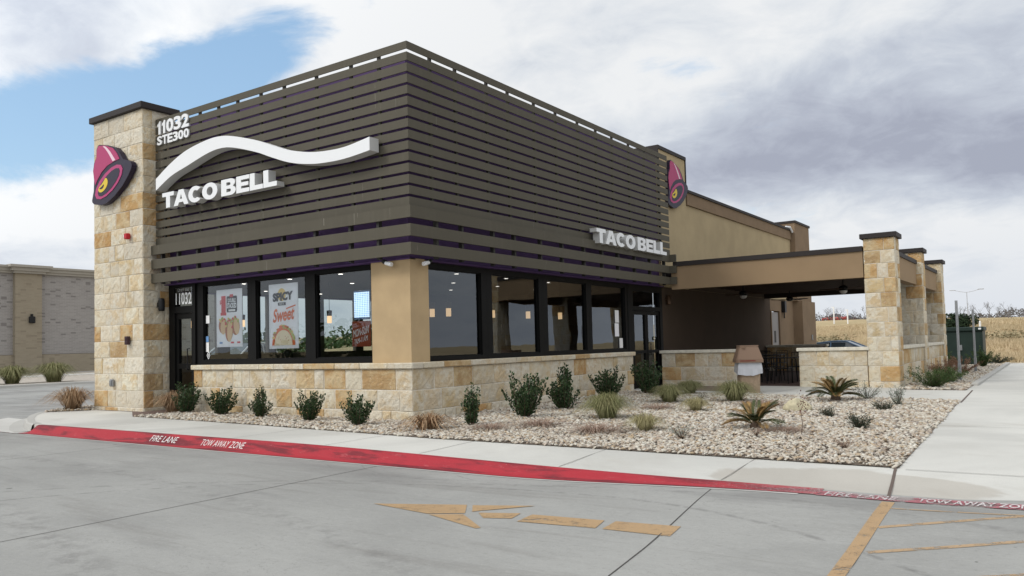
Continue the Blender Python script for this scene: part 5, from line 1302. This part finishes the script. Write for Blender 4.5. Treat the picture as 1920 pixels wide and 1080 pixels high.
def leaf(mb, p, d, n_, L, w_, fold=.25):
    s_ = d.cross(n_); 
    if s_.length < 1e-4: s_ = d.orthogonal()
    s_.normalize(); up = s_.cross(d)
    a = p; b_ = p + d * L * .5 + s_ * w_ + up * w_ * fold; c = p + d * L; e = p + d * L * .5 - s_ * w_ + up * w_ * fold
    i = len(mb.v); mb.v += [tuple(a), tuple(b_), tuple(c), tuple(e)]; mb.f += [(i, i + 1, i + 2), (i, i + 2, i + 3)]; mb.m += [0, 0]
def rv(r): return Vector((r.uniform(-1, 1), r.uniform(-1, 1), r.uniform(-1, 1)))
def holly(seed, h=.75, w_=.38, stems=22, dens=1.7):
    r = random.Random(seed); fo = MB(); st = MB()
    for s_ in range(stems):
        a = r.uniform(0, 6.283); lean = r.uniform(.05, 1) ** .8; hh = h * r.uniform(.5, 1.12) * (1 - .22 * lean)
        p = Vector((math.cos(a) * .04, math.sin(a) * .04, -.02)); q = Vector((math.cos(a) * w_ * lean, math.sin(a) * w_ * lean, hh)); mid = (p + q) / 2 + Vector((math.cos(a), math.sin(a), -.3)) * .07 * lean + rv(r) * .03
        pts = [p.lerp(mid, k / 4).lerp(mid.lerp(q, k / 4), k / 4) for k in range(5)]
        st.tube(pts, [.009, .008, .006, .004, .002], 4, caps=False)
        nl = int(42 * dens)
        for k in range(nl):
            t_ = (k + r.random()) / nl; t_ = .12 + .88 * t_; f_ = t_ * 4; i = min(int(f_), 3); b_ = pts[i].lerp(pts[i + 1], f_ - i)
            off = rv(r); off.z = abs(off.z) * .5; off.normalize(); rr = r.uniform(.008, .06) * (1.2 - t_ * .75)
            d = (off + Vector((0, 0, .55))).normalized(); leaf(fo, b_ + off * rr, d, rv(r), r.uniform(.04, .066), r.uniform(.014, .022))
    return fo, st
def place_shrub(kind, x, y, z, label, built, cat, group, s=1.0, rz_=0, fol=None, names=('foliage', 'stem')):
    t_ = thing(kind, (0, 0, 0), label, cat, group)
    for nm, mb, m_ in built: obj(nm, mb, m_, t_)
    t_.location = (x, y, z); t_.scale = (s, s, s); t_.rotation_euler.z = rz_; return t_
hv = [holly(s_, .80, .40, 24) for s_ in (1, 2, 3)] + [holly(4, .88, .24, 17, 1.7)]
hp = []
for i, (fo, st) in enumerate(hv):
    hp.append((fo, st))
hspots = [(-6.45, -.32, 0, .92, 'holly shrub nearest the stone tower beside the dry grass'), (-5.15, -.32, 1, .86, 'second holly shrub from the stone tower along the front base'), (-3.75, -.38, 2, .74, 'third holly shrub from the stone tower, slim and open'),
          (-2.05, -.62, 0, .78, 'fourth holly shrub from the stone tower under the third window'), (-.50, -.88, 1, .80, 'rounded holly shrub just left of the building corner'),
          (1.42, -.15, 3, .82, 'narrow upright holly shrub just right of the building corner'), (1.50, 1.35, 0, 1.10, 'large broad holly shrub under the first side window'), (1.32, 3.1, 2, 1.08, 'wide holly shrub under the second side window'),
          (.80, 5.9, 1, 1.08, 'holly shrub behind the feather grass tuft under the third side window'), (1.0, 7.75, 0, 1.15, 'tall dark holly shrub in front of the side door')]
protos = {}
for (x, y, v, s_, lb) in hspots:
    if v not in protos:
        protos[v] = place_shrub('holly_shrub', x, y, 0, lb, [('foliage', hp[v][0], M_holly), ('stem', hp[v][1], M_twig)], 'shrub', 'holly shrubs along the stone base', s_, random.random() * 6)
    else:
        c = copy_tree(protos[v]); c.location = (x, y, 0); c.scale = (s_ * .97, s_ * 1.03, s_); c.rotation_euler.z = random.random() * 6.28; c['label'] = lb
def tuft(seed, n=260, h=.55, spread=.35, wdt=.0035, droop=.5, base=.06, up=.8):
    r = random.Random(seed); mb = MB()
    for k in range(n):
        a = r.uniform(0, 6.283); lean = r.random() ** .8 * spread; hh = h * r.uniform(.6, 1.1); b_ = Vector((math.cos(a + r.uniform(-.6, .6)) * base * r.random(), math.sin(a) * base * r.random(), 0))
        d = Vector((math.cos(a), math.sin(a), 0)); side = Vector((-d.y, d.x, 0)) * wdt
        p1 = b_ + d * lean * .35 + Vector((0, 0, hh * .55)); p2_ = b_ + d * lean * .8 + Vector((0, 0, hh * (.95 - .25 * droop * lean / max(spread, .01)))); p3 = b_ + d * lean * (1 + droop * .7) + Vector((0, 0, hh * (1 - droop * lean / max(spread, .01))))
        i = len(mb.v); mb.v += [tuple(b_ - side), tuple(b_ + side), tuple(p1 + side), tuple(p1 - side), tuple(p2_ + side * .7), tuple(p2_ - side * .7), tuple(p3)]
        mb.f += [(i, i + 1, i + 2, i + 3), (i + 3, i + 2, i + 4, i + 5), (i + 5, i + 4, i + 6)]; mb.m += [0, 0, 0]
    return mb
def put_tuft(kind, x, y, z, label, mb, m_, cat, group, s=1):
    o = obj(kind, mb, m_, None); o.location = (x, y, z); o.scale = (s, s, s); return tag(o, label, cat, group)
G1 = 'feather grass tufts in the gravel bed'
tf = tuft(31, 1300, .44, .40, .0030, .85, .12); tf2 = tuft(32, 700, .30, .30, .0028, .85, .09)
def tcopy(src, x, y, label, s=1, z=0):
    c = src.copy(); C.objects.link(c); c.location = (x, y, z); c.scale = (s, s, s * random.uniform(.93, 1.07)); c.rotation_euler.z = random.random() * 6.28; c['label'] = label; return c
a1 = put_tuft('feather_grass', 3.05, 1.60, 0, 'green feather grass tuft below the third side window, largest in the bed', tf, M_feather, 'grass tuft', G1, 1.12)
tcopy(a1, 2.62, 5.3, 'green feather grass tuft beside the tall dark holly by the side door', 1.05); tcopy(a1, 3.85, 5.9, 'green feather grass tuft in front of the litter bin', 1.12); tcopy(a1, 2.0, 8.0, 'thin green grass tuft behind the tall dark holly', .9)
a2 = put_tuft('feather_grass', 4.45, .15, 0, 'small pale straw coloured grass tuft in the open gravel', tf2, M_feather2, 'grass tuft', G1, .95)
c = tcopy(a2, 3.95, 3.45, 'small leaning grass tuft between two feather grasses', .95)
G2 = 'dry brown grass clumps'
td = tuft(41, 520, .44, .46, .0045, .9, .12)
a3 = put_tuft('dry_grass', -7.15, -.15, 0, 'tan dry grass clump between the front door and the first holly', td, M_drygrass, 'grass tuft', G2, 1.15)
c = tcopy(a3, -10.75, -.62, 'reddish dry grass clump at the left foot of the stone tower', 1.35)
tl = tuft(44, 260, .30, .40, .009, 1.15, .16)
put_tuft('dry_grass', 1.15, -.95, 0, 'flopped strappy tan grass clump at the building corner', tl, M_drygrass, 'grass tuft', G2, 1.0)
tm = tuft(45, 300, .12, .34, .003, .9, .25)
a4 = put_tuft('dead_grass_mat', 2.6, .1, 0, 'flat dead pinkish grass patch right of the narrow holly', tm, M_drypink, 'grass patch', 'flat dead grass patches in the gravel', 1.2)
for (x, y, s_, lb) in ((3.9, -.35, 1.25, 'flat dead grass patch near the pavement below the pale tuft'), (3.1, 3.6, 1.0, 'flat dead grass patch behind the largest feather grass'), (4.75, 4.85, 1.3, 'flat dead grass patch left of the boulder'), (6.35, .7, .9, 'flat dead grass patch right of the front sago palm'), (2.1, -.55, 1.0, 'flat dead grass patch beside the flopped grass clump')): tcopy(a4, x, y, lb, s_)
# sago palms
def sago(seed, L=.50, n=24, lift=1.15):
    r = random.Random(seed); g = MB(); br = MB(); tr = MB()
    tr.lathe((0, 0, 0), [(.0, -.02), (.08, -.02), (.10, .04), (.075, .12), (.03, .16), (0, .17)], 12)
    for k in range(n):
        a = k * 2.399 + r.uniform(-.2, .2); ll = L * r.uniform(.8, 1.1); el = r.uniform(.35, 1.0) * lift; mb = br if r.random() < .45 else g
        d0 = Vector((math.cos(a) * math.cos(el), math.sin(a) * math.cos(el), math.sin(el))); side = Vector((-math.sin(a), math.cos(a), 0))
        pts = []; p = Vector((math.cos(a) * .04, math.sin(a) * .04, .10)); d = d0.copy()
        for j in range(13):
            pts.append(p.copy()); p = p + d * ll / 12; d = (d + Vector((0, 0, -.085))).normalized()
        mb.tube(pts, [.006] * 12 + [.002], 3, caps=False)
        for j in range(2, 13):
            for hf in (0, .5):
                b_ = pts[j] if hf == 0 or j == 12 else pts[j].lerp(pts[j + 1 if j < 12 else j], .5)
                dd = (pts[min(j + 1, 12)] - pts[j - 1]).normalized(); ln = .12 * math.sin(math.pi * min(1, (j - .5) / 12.5)) ** .6 + .02
                for s_ in (-1, 1):
                    ld = (side * s_ * .85 + dd * .75 + Vector((0, 0, .25))).normalized(); leaf(mb, b_, ld, dd.cross(ld), ln, .010, .1)
    return g, br, tr
for (x, y, seed, s_, lb) in ((5.85, .95, 51, .85, 'sago palm with browning fronds in the front of the gravel bed'), (5.75, 6.55, 52, 1.08, 'sago palm in front of the right patio wall')):
    g, br, tr = sago(seed)
    place_shrub('sago_palm', x, y, 0, lb, [('green_frond', g, M_sago), ('brown_frond', br, M_sagob), ('trunk', tr, M_twig)], 'palm', 'sago palms in the gravel bed', s_)
# small shrubs
def bushy(seed, h, w_, n, ll, lw_, stems=12, fill=.5):
    r = random.Random(seed); fo = MB(); st = MB()
    for s_ in range(stems):
        a = r.uniform(0, 6.283); lean = r.random() ** .6; q = Vector((math.cos(a) * w_ * lean, math.sin(a) * w_ * lean, h * r.uniform(.6, 1.05) * (1.05 - .35 * lean))); st.tube([(0, 0, 0), tuple(q * .5 + rv(r) * .03), tuple(q)], [.006, .004, .002], 3, caps=False)
        for k in range(n):
            t_ = r.uniform(1 - fill * 1.2, 1) if fill < .8 else r.uniform(.1, 1); b_ = q * max(.1, t_) + rv(r) * .045; d = (Vector((q.x, q.y, q.z * .8)).normalized() + rv(r) * .6).normalized(); leaf(fo, b_, d, rv(r), ll * r.uniform(.7, 1.2), lw_)
    return fo, st
def bush(kind, x, y, lb, seed, h, w_, n, ll, lw_, m_, stems=12, fill=.9, group=None, cat='shrub', z=0, ms=None):
    fo, st = bushy(seed, h, w_, n, ll, lw_, stems, fill); return place_shrub(kind, x, y, z, lb, [('foliage', fo, m_), ('stem', st, ms or M_twig)], cat, group)
bush('silver_shrub', 6.25, 7.15, 'silvery low shrub in front of the nearest patio column', 61, .42, .38, 40, .035, .007, M_silver, 14)
bush('silver_shrub', 7.05, 5.75, 'grey-green upright shrub near the walkway right of the second sago palm', 62, .44, .30, 44, .04, .006, M_silver, 13)
G3 = 'small dark shrublets in the gravel'
bush('dark_shrublet', 6.42, 3.1, 'low dark shrublet just right of the boulder', 63, .17, .20, 60, .035, .004, M_darkshrub, 16, group=G3)
bush('dark_shrublet', 6.98, 4.6, 'small round dark shrublet below the grey-green shrub', 64, .20, .20, 60, .035, .004, M_darkshrub, 16, group=G3)
bush('dark_shrublet', 7.18, 1.5, 'largest round dark shrublet nearest the walkway', 65, .24, .21, 80, .035, .004, M_darkshrub, 18, group=G3)
G4 = 'bare twiggy plants in the gravel'
def twiggy(x, y, lb, seed, h, w_, m_, n=24, group=G4):
    r = random.Random(seed); mb = MB(); lf = MB()
    for k in range(n):
        a = r.uniform(0, 6.283); ln = r.random(); p = Vector((0, 0, 0)); d = Vector((math.cos(a) * ln * .8, math.sin(a) * ln * .8, 1)).normalized(); pts = [p.copy()]
        for j in range(5): p = p + d * h / 5 * r.uniform(.7, 1.1); d = (d + rv(r) * .25 + Vector((math.cos(a), math.sin(a), 0)) * w_ * .3).normalized(); pts.append(p.copy())
        mb.tube(pts, [.0035, .003, .003, .002, .002, .001], 3, caps=False)
        for j in range(10): b_ = pts[r.randint(2, 5)] + rv(r) * .02; leaf(lf, b_, (d + rv(r)).normalized(), rv(r), .022, .005)
    return place_shrub('twiggy_plant', x, y, 0, lb, [('stem', mb, M_twig), ('foliage', lf, m_)], 'plant', group)
twiggy(5.35, -.62, 'pale bare twiggy plant left of the front sago palm', 71, .26, .5, M_silver, 26)
twiggy(4.0, 1.2, 'faint twiggy plant left of the front sago palm farther back', 72, .2, .6, M_drypink, 16)
twiggy(7.45, -.75, 'low reddish twiggy plant in front of the largest dark shrublet', 73, .15, .7, M_drypink, 18)
twiggy(6.15, .05, 'faint low twiggy plant left of the single red stem', 76, .16, .7, M_drypink, 14)
twiggy(3.0, 6.2, 'small green sprig left of the litter bin', 74, .2, .6, M_bush, 12)
r = random.Random(75); mb = MB(); lf = MB(); mb.tube([(0, 0, 0), (.02, 0, .18), (.0, .02, .34), (.05, .02, .50)], [.006, .005, .004, .002], 5)
for k in range(60): b_ = Vector((.03, .02, .42)) + Vector((r.gauss(0, .045), r.gauss(0, .04), r.gauss(0, .07))); leaf(lf, b_, rv(r).normalized(), rv(r), .035, .009)
place_shrub('sapling', 6.66, .38, 0, 'single thin upright stem with reddish leaves in the gravel', [('stem', mb, M_twig), ('foliage', lf, leafmat('red_leaf', (.12, .045, .04), (.24, .12, .09)))], 'sapling', None)
# boulder
def rock(seed, sx, sy, szz, n=3):
    import bmesh
    bm = bmesh.new(); bmesh.ops.create_icosphere(bm, subdivisions=n, radius=1); r = random.Random(seed); ph = [rv(r) * 3 for _ in range(6)]
    for v in bm.verts:
        k = 1 + sum(.07 * math.sin(v.co.dot(p) + i) for i, p in enumerate(ph)); v.co = Vector((v.co.x * sx * k, v.co.y * sy * k, max(-.3, v.co.z) * szz * k))
    me = bpy.data.meshes.new('rock'); bm.to_mesh(me); bm.free(); return me
o = obj('boulder', None, mat('boulder_limestone', (.50, .45, .31), .95, noise=(8, .2), bump=(25, .6, .015)), None, True, mesh=rock(3, .25, .17, .19)); o.location = (5.66, 4.05, .07); o.rotation_euler.z = .6
tag(o, 'cream limestone boulder lying in the gravel', 'boulder')
# bushes beyond, by the posts
bush('green_bush', 6.95, 11.5, 'spreading green bush at the foot of the nearest column side wall', 81, .60, .85, 110, .06, .007, M_bush, 34)
bush('green_bush', 7.0, 13.6, 'lower green bush right behind the spreading bush by the nearer post', 82, .45, .6, 80, .06, .007, M_bush, 24)
bush('reddish_bush', 6.75, 16.8, 'reddish dry bush between the two posts', 83, .55, .65, 90, .07, .006, M_redbush, 26)
bush('reddish_bush', 6.9, 19.6, 'reddish dry bush behind the farther post', 84, .6, .6, 90, .07, .006, M_redbush, 26)
bush('green_bush', 7.1, 25.2, 'dark green bush at the right foot of the transformer box', 85, .75, .6, 110, .07, .010, M_bush, 26)
bush('green_bush', 5.9, 25.6, 'green bush in front of the transformer box', 88, .6, .6, 90, .07, .010, M_bush, 22)
bush('reddish_bush', 7.4, 29.3, 'small brown bush at the far end of the gravel bed', 86, .40, .6, 60, .07, .008, M_darkshrub, 20)
# grasses across the lane
tg = tuft(47, 700, .80, .75, .010, .8, .25)
a5 = put_tuft('feather_grass', -34.3, 10.2, 0, 'round green grass tuft in the far planter nearest the tower', tg, M_feather, 'grass tuft', 'grass tufts in the planter across the lane', 1.35)
tcopy(a5, -34.6, 8.3, 'middle olive grass tuft in the far planter across the lane', 1.2); tcopy(a5, -34.9, 7.0, 'narrow grass tuft at the left of the far planter', 1.1); tcopy(a5, -35.2, 5.2, 'grass tuft in the far planter at the left edge of the picture', 1.1)

# ------------------------------------------------------------------ gravel
M_bed = mat('shadowed_bed_soil', (.15, .12, .095), .95, noise=(20, .35), bump=(40, .8, .02), coords='World')  # soil colour darkened to stand in for shadow between the pebbles
def peb_mat():
    m_, t, b, pos, geo = mat_nodes('river_pebble')
    ri = geo.outputs['Random Per Island']; r2 = t.math('FRACT', t.math('MULTIPLY', ri, 51.3))
    c = t.ramp(ri, [(0, (.60, .55, .47)), (.20, (.46, .38, .29)), (.34, (.70, .67, .60)), (.50, (.36, .27, .20)), (.58, (.52, .44, .37)), (.70, (.24, .21, .19)), (.80, (.64, .60, .52)), (.92, (.46, .34, .21)), (1, (.74, .72, .67))], 'CONSTANT')
    c = t.mix(t.math('MULTIPLY', r2, .28), c, (.38, .345, .29)); n_ = t.noise(pos, 40, 3); c = t.mix(t.math('MULTIPLY', n_, .25), c, (.35, .28, .22))
    g = t.noise(pos, .8, 4, .6, .4); c = t.mix(t.math('MULTIPLY', t.sstep(g, .52, .7), .35), c, (.28, .22, .17)); c = t.mix(1.0, c, (.95, .955, .94), 'MULTIPLY')
    t.l.new(c, b.inputs['Base Color']); b.inputs['Roughness'].default_value = .75; return m_
M_peb = peb_mat()
beds = [
    ([(-6.95, -1.22), (-2.55, -1.43), (1.86, -1.80), (5.3, -1.84), (8.21, -1.90), (7.93, 7.25), (3.6, 8.2), (-.1, 8.7), (-.1, .1), (-6.74, .1)], 'front'),
    ([(5.6, 11.35), (6.2, 10.75), (7.75, 10.70), (7.70, 28.3), (6.25, 28.3), (6.25, 11.4)], 'rear'),
    ([(-11.66, 1.0), (-11.58, 0), (-11.27, -.72), (-10.72, -1.30), (-10.05, -.45), (-10.35, -.33), (-10.35, 1.4), (-11.7, 1.4)], 'left')]
beds[1] = ([(6.27, 10.75), (7.75, 10.70), (7.68, 28.3), (6.27, 28.3)], 'rear')
from mathutils.geometry import tessellate_polygon
bedm = MB()
for pts, _ in beds:
    tr = tessellate_polygon([[Vector((x, y, 0)) for x, y in pts]]); i = len(bedm.v); bedm.v += [(x, y, max(sz(x, y), -.03) * .4 + .006) for x, y in pts]
    for f in tr: bedm.f.append(tuple(i + k for k in f)); bedm.m.append(0)
obj('planting_bed', bedm, M_bed)['kind'] = 'structure'
def inside(P, X, Y):
    c = np.zeros(len(X), bool); n = len(P); j = n - 1
    for i in range(n):
        xi, yi = P[i]; xj, yj = P[j]
        m = ((yi > Y) != (yj > Y)) & (X < (xj - xi) * (Y - yi) / (yj - yi + 1e-12) + xi); c ^= m; j = i
    return c
rng = np.random.default_rng(4)
import bmesh
bm = bmesh.new(); bmesh.ops.create_icosphere(bm, subdivisions=1, radius=1); bv = np.array([v.co[:] for v in bm.verts]); bf = np.array([[v.index for v in f.verts] for f in bm.faces]); bm.free()
VV = []; FF = []; off = 0
for pts, nm in beds:
    x0, y0 = np.min(pts, 0); x1, y1 = np.max(pts, 0)
    dens = 560 if nm == 'front' else (150 if nm == 'rear' else 420); N = int((x1 - x0) * (y1 - y0) * dens)
    X = rng.uniform(x0, x1, N); Y = rng.uniform(y0, y1, N); m = inside(pts, X, Y)
    dcam = np.hypot(X - CAM.x, Y - CAM.y)
    keep = m & (rng.random(N) < np.clip(11.0 / dcam, .35, 1) if nm == 'front' else m); X, Y, dcam = X[keep], Y[keep], dcam[keep]; N = len(X)
    s = rng.uniform(.5, 1.45, N) * np.clip(dcam / 10, 1, 1.5) * (1 if nm != 'rear' else 1.3); a = rng.uniform(0, 6.283, N)
    sx = .024 * s * rng.uniform(.8, 1.5, N); sy = .018 * s; szz = .012 * s * rng.uniform(.7, 1.3, N); zz = .008 + rng.uniform(0, .014, N)
    P = bv[None] * rng.uniform(.78, 1.15, (N, len(bv), 1)); P = P * np.stack([sx, sy, szz], 1)[:, None, :]
    tx = rng.normal(0, .3, N); Pz = P[..., 2] + P[..., 0] * tx[:, None]
    Xr = P[..., 0] * np.cos(a)[:, None] - P[..., 1] * np.sin(a)[:, None]; Yr = P[..., 0] * np.sin(a)[:, None] + P[..., 1] * np.cos(a)[:, None]
    V = np.stack([Xr + X[:, None], Yr + Y[:, None], Pz + zz[:, None] + .004], -1).reshape(-1, 3); F = (bf[None] + (np.arange(N) * len(bv))[:, None, None]).reshape(-1, 3) + off
    VV.append(V); FF.append(F); off += len(V)
def np_mesh(name, V, F, m_):
    me = bpy.data.meshes.new(name); k = F.shape[1]
    me.vertices.add(len(V)); me.vertices.foreach_set('co', V.astype(np.float32).ravel()); me.loops.add(F.size); me.loops.foreach_set('vertex_index', F.astype(np.int32).ravel())
    me.polygons.add(len(F)); me.polygons.foreach_set('loop_start', (np.arange(len(F)) * k).astype(np.int32)); me.materials.append(m_); me.update(calc_edges=True)
    return me
V = np.concatenate(VV); F = np.concatenate(FF)
me = np_mesh('gravel', V, F, M_peb); o = bpy.data.objects.new('gravel', me); C.objects.link(o); tag(o, 'tan and white river pebbles filling the planting beds', None, None, 'stuff')
print('pebbles', len(V) // 12)

# ------------------------------------------------------------------ field grass, far trees
N = 42000
X = rng.uniform(-34, 26, N); Y = 37 + rng.random(N) ** 1.5 * 75
X = X * (Y / 110 * .8 + .35) + 2 ; 
TZ = np.array([th(x, y) for x, y in zip(X, Y)])
Vs = []; Fs = []
for b_ in range(5):
    hgt = rng.uniform(.14, .42, N) * (1 + .6 * (np.sin(X * .35 + Y * .21) > .5)); a = rng.uniform(0, 6.283, N); ln = rng.uniform(.05, .35, N); ox = rng.normal(0, .12, N); oy = rng.normal(0, .12, N); wd_ = .010 + Y * .0004
    bx, by = X + ox, Y + oy
    p0 = np.stack([bx - wd_, by, TZ - .05], 1); p1 = np.stack([bx + wd_, by, TZ - .05], 1); p2_ = np.stack([bx + np.cos(a) * ln, by + np.sin(a) * ln, TZ + hgt], 1)
    Vs.append(np.stack([p0, p1, p2_], 1).reshape(-1, 3))
V = np.concatenate(Vs); F = np.arange(len(V)).reshape(-1, 3)
M_fg, t, b, pos, geo = mat_nodes('field_grass_blade')
cc = t.mix(geo.outputs['Random Per Island'], (.44, .35, .215), (.60, .49, .325)); pa_n = t.noise(t.scale(pos, (.35, 1, 1)), .11, 6, .65, .3); pb_n = t.noise(pos, .5, 4, .6)
cc = t.mix(t.math('MULTIPLY', t.sstep(pa_n, .48, .66), .6), cc, (.24, .20, .115)); cc = t.mix(t.math('MULTIPLY', t.sstep(pb_n, .5, .7), .5), cc, (.26, .16, .10))
t.l.new(cc, b.inputs['Base Color']); b.inputs['Roughness'].default_value = 1; b.inputs['Specular IOR Level'].default_value = 0
o = bpy.data.objects.new('field_grass', np_mesh('field_grass', V, F, M_fg)); C.objects.link(o); tag(o, 'tall dry golden grass across the field', None, None, 'stuff')
# dark brush band
def blobfol(seed, n, sx, sy, szz, leafL, m_, z0=.0, gap=.0):
    r = random.Random(seed); mb = MB(); cs = [Vector((r.uniform(-.6, .6) * sx, r.uniform(-.6, .6) * sy, z0 + r.uniform(.25, .85) * szz)) for _ in range(12)]
    for k in range(n):
        c = r.choice(cs); d = rv(r); d.normalize(); p = c + Vector((d.x * sx * .42, d.y * sy * .42, d.z * szz * .3)) * r.uniform(.6, 1.05); leaf(mb, p, rv(r).normalized(), rv(r), leafL * r.uniform(.6, 1.2), leafL * .3)
    return mb
bm_ = blobfol(5, 500, 1.6, 1.0, 1.0, .16, None)
b0 = obj('field_bush', bm_, leafmat('field_brush', (.27, .235, .14), (.42, .35, .22), 1), None); tag(b0, 'x', 'bush', 'scrubby bushes across the dry field')
k = 0
for (x, y, s_) in ((8.6, 55, 1), (5.6, 57, 1.1), (11.8, 58, 1.1), (3.2, 60, .9), (7.2, 62, 1.2), (10, 50, .8), (13.5, 62, 1.2), (-6, 58, 1), (-10.5, 60, 1.2), (-14, 63, 1.1), (-8.5, 66, 1.2), (0, 64, 1.2)):
    o = b0 if k == 0 else b0.copy()
    if k: C.objects.link(o)
    k += 1; o.location = (x, y, th(x, y) + .0); o.scale = (s_ * 1.7, s_, s_ * .9); o.rotation_euler.z = k * 1.7
    o['label'] = 'olive brown scrub bush among the dry grass of the field'
o = obj('round_evergreen', blobfol(8, 4500, 1.9, 1.6, 1.7, .24, None), M_farever, None); o.location = (.95, 85, th(1, 85) + .35); tag(o, 'dark green rounded evergreen bush at the crest of the field below the street lamp', 'bush')
def bare_tree(seed, h=7.5):
    r = random.Random(seed); tr = MB(); tw = MB()
    def grow(p, d, L, rd, lvl):
        pts = [p]; q = p.copy(); dd = d.copy()
        for j in range(3): q = q + dd * L / 3; dd = (dd + rv(r) * .18 + Vector((0, 0, .05))).normalized(); pts.append(q.copy())
        (tr if lvl < 2 else tw).tube(pts, [rd, rd * .85, rd * .7, rd * .5], 4 if lvl < 2 else 3, caps=False)
        if lvl >= 5: return
        for k in range(3 if lvl < 4 else 4):
            nd = (dd + rv(r) * .85 + Vector((0, 0, .12))).normalized(); st_ = pts[-1] if k < 2 else pts[r.randint(1, 3)]; grow(st_, nd, L * r.uniform(.62, .8), rd * .52, lvl + 1)
    grow(Vector((0, 0, -.3)), Vector((0, 0, 1)), h * .28, .16, 0)
    return tr, tw
G5 = 'bare winter trees along the horizon'
tps = []
for s_ in (1, 2, 3):
    tr, tw = bare_tree(s_ + 100); t_ = thing('bare_tree', (0, 0, 0), 'leafless winter tree in the distant line beyond the field', 'tree', G5); obj('trunk', tr, M_treebark, t_); obj('crown', tw, M_farfol, t_); tps.append(t_)
r = random.Random(77); spots = []
for i in range(14): spots.append((-2.6 + i * 1.15 + r.uniform(-.5, .5), 128 + r.uniform(-8, 14), r.uniform(.36, .56)))
for i in range(24): spots.append((-34 + i * 1.1 + r.uniform(-.4, .4), 150 + r.uniform(-10, 25), r.uniform(.32, .52)))
for i in range(10): spots.append((2 + i * 2.6 + r.uniform(-1, 1), 190 + r.uniform(-10, 20), r.uniform(.45, .65)))
for i, (x, y, s_) in enumerate(spots):
    o = tps[i] if i < 3 else copy_tree(tps[i % 3]); o.location = (x, y, th(x, y) - .2); o.scale = (s_, s_, s_); o.rotation_euler.z = r.random() * 6.28
# a low far brush line as one mass
mb = MB(); r = random.Random(12)
for k in range(9000):
    x = r.uniform(-60, 60); y = 165 + r.uniform(0, 40); leaf(mb, Vector((x, y, th(x, y) + r.random() ** 1.4 * (1.3 + .8 * math.sin(x * .6) * math.sin(x * .23 + 1)))), rv(r).normalized(), rv(r), .55, .16)
tag(obj('far_brush', mb, M_farfol), 'low grey brush line at the horizon', None, None, 'stuff')
# tree line behind the lot across the street and by the lane (what the windows mirror and show through)
mb = MB()
for k in range(9000):
    x = r.uniform(-90, 60); y = -75 + r.uniform(-8, 8); leaf(mb, Vector((x, y, -.2 + r.random() ** 1.2 * (4.0 + 1.8 * math.sin(x * .21) + 1.2 * math.sin(x * .53 + 1)))), rv(r).normalized(), rv(r), 1.1, .35)
for k in range(7000):
    x = -98 + r.uniform(-8, 8); y = r.uniform(44, 140); leaf(mb, Vector((x, y, -.2 + r.random() ** 1.2 * (3.6 + 1.2 * math.sin(y * .21) + 1.0 * math.sin(y * .53 + 1)))), rv(r).normalized(), rv(r), 1.1, .35)
tag(obj('far_brush', mb, M_bush), 'green tree line across the street mirrored in the front windows', None, None, 'stuff')
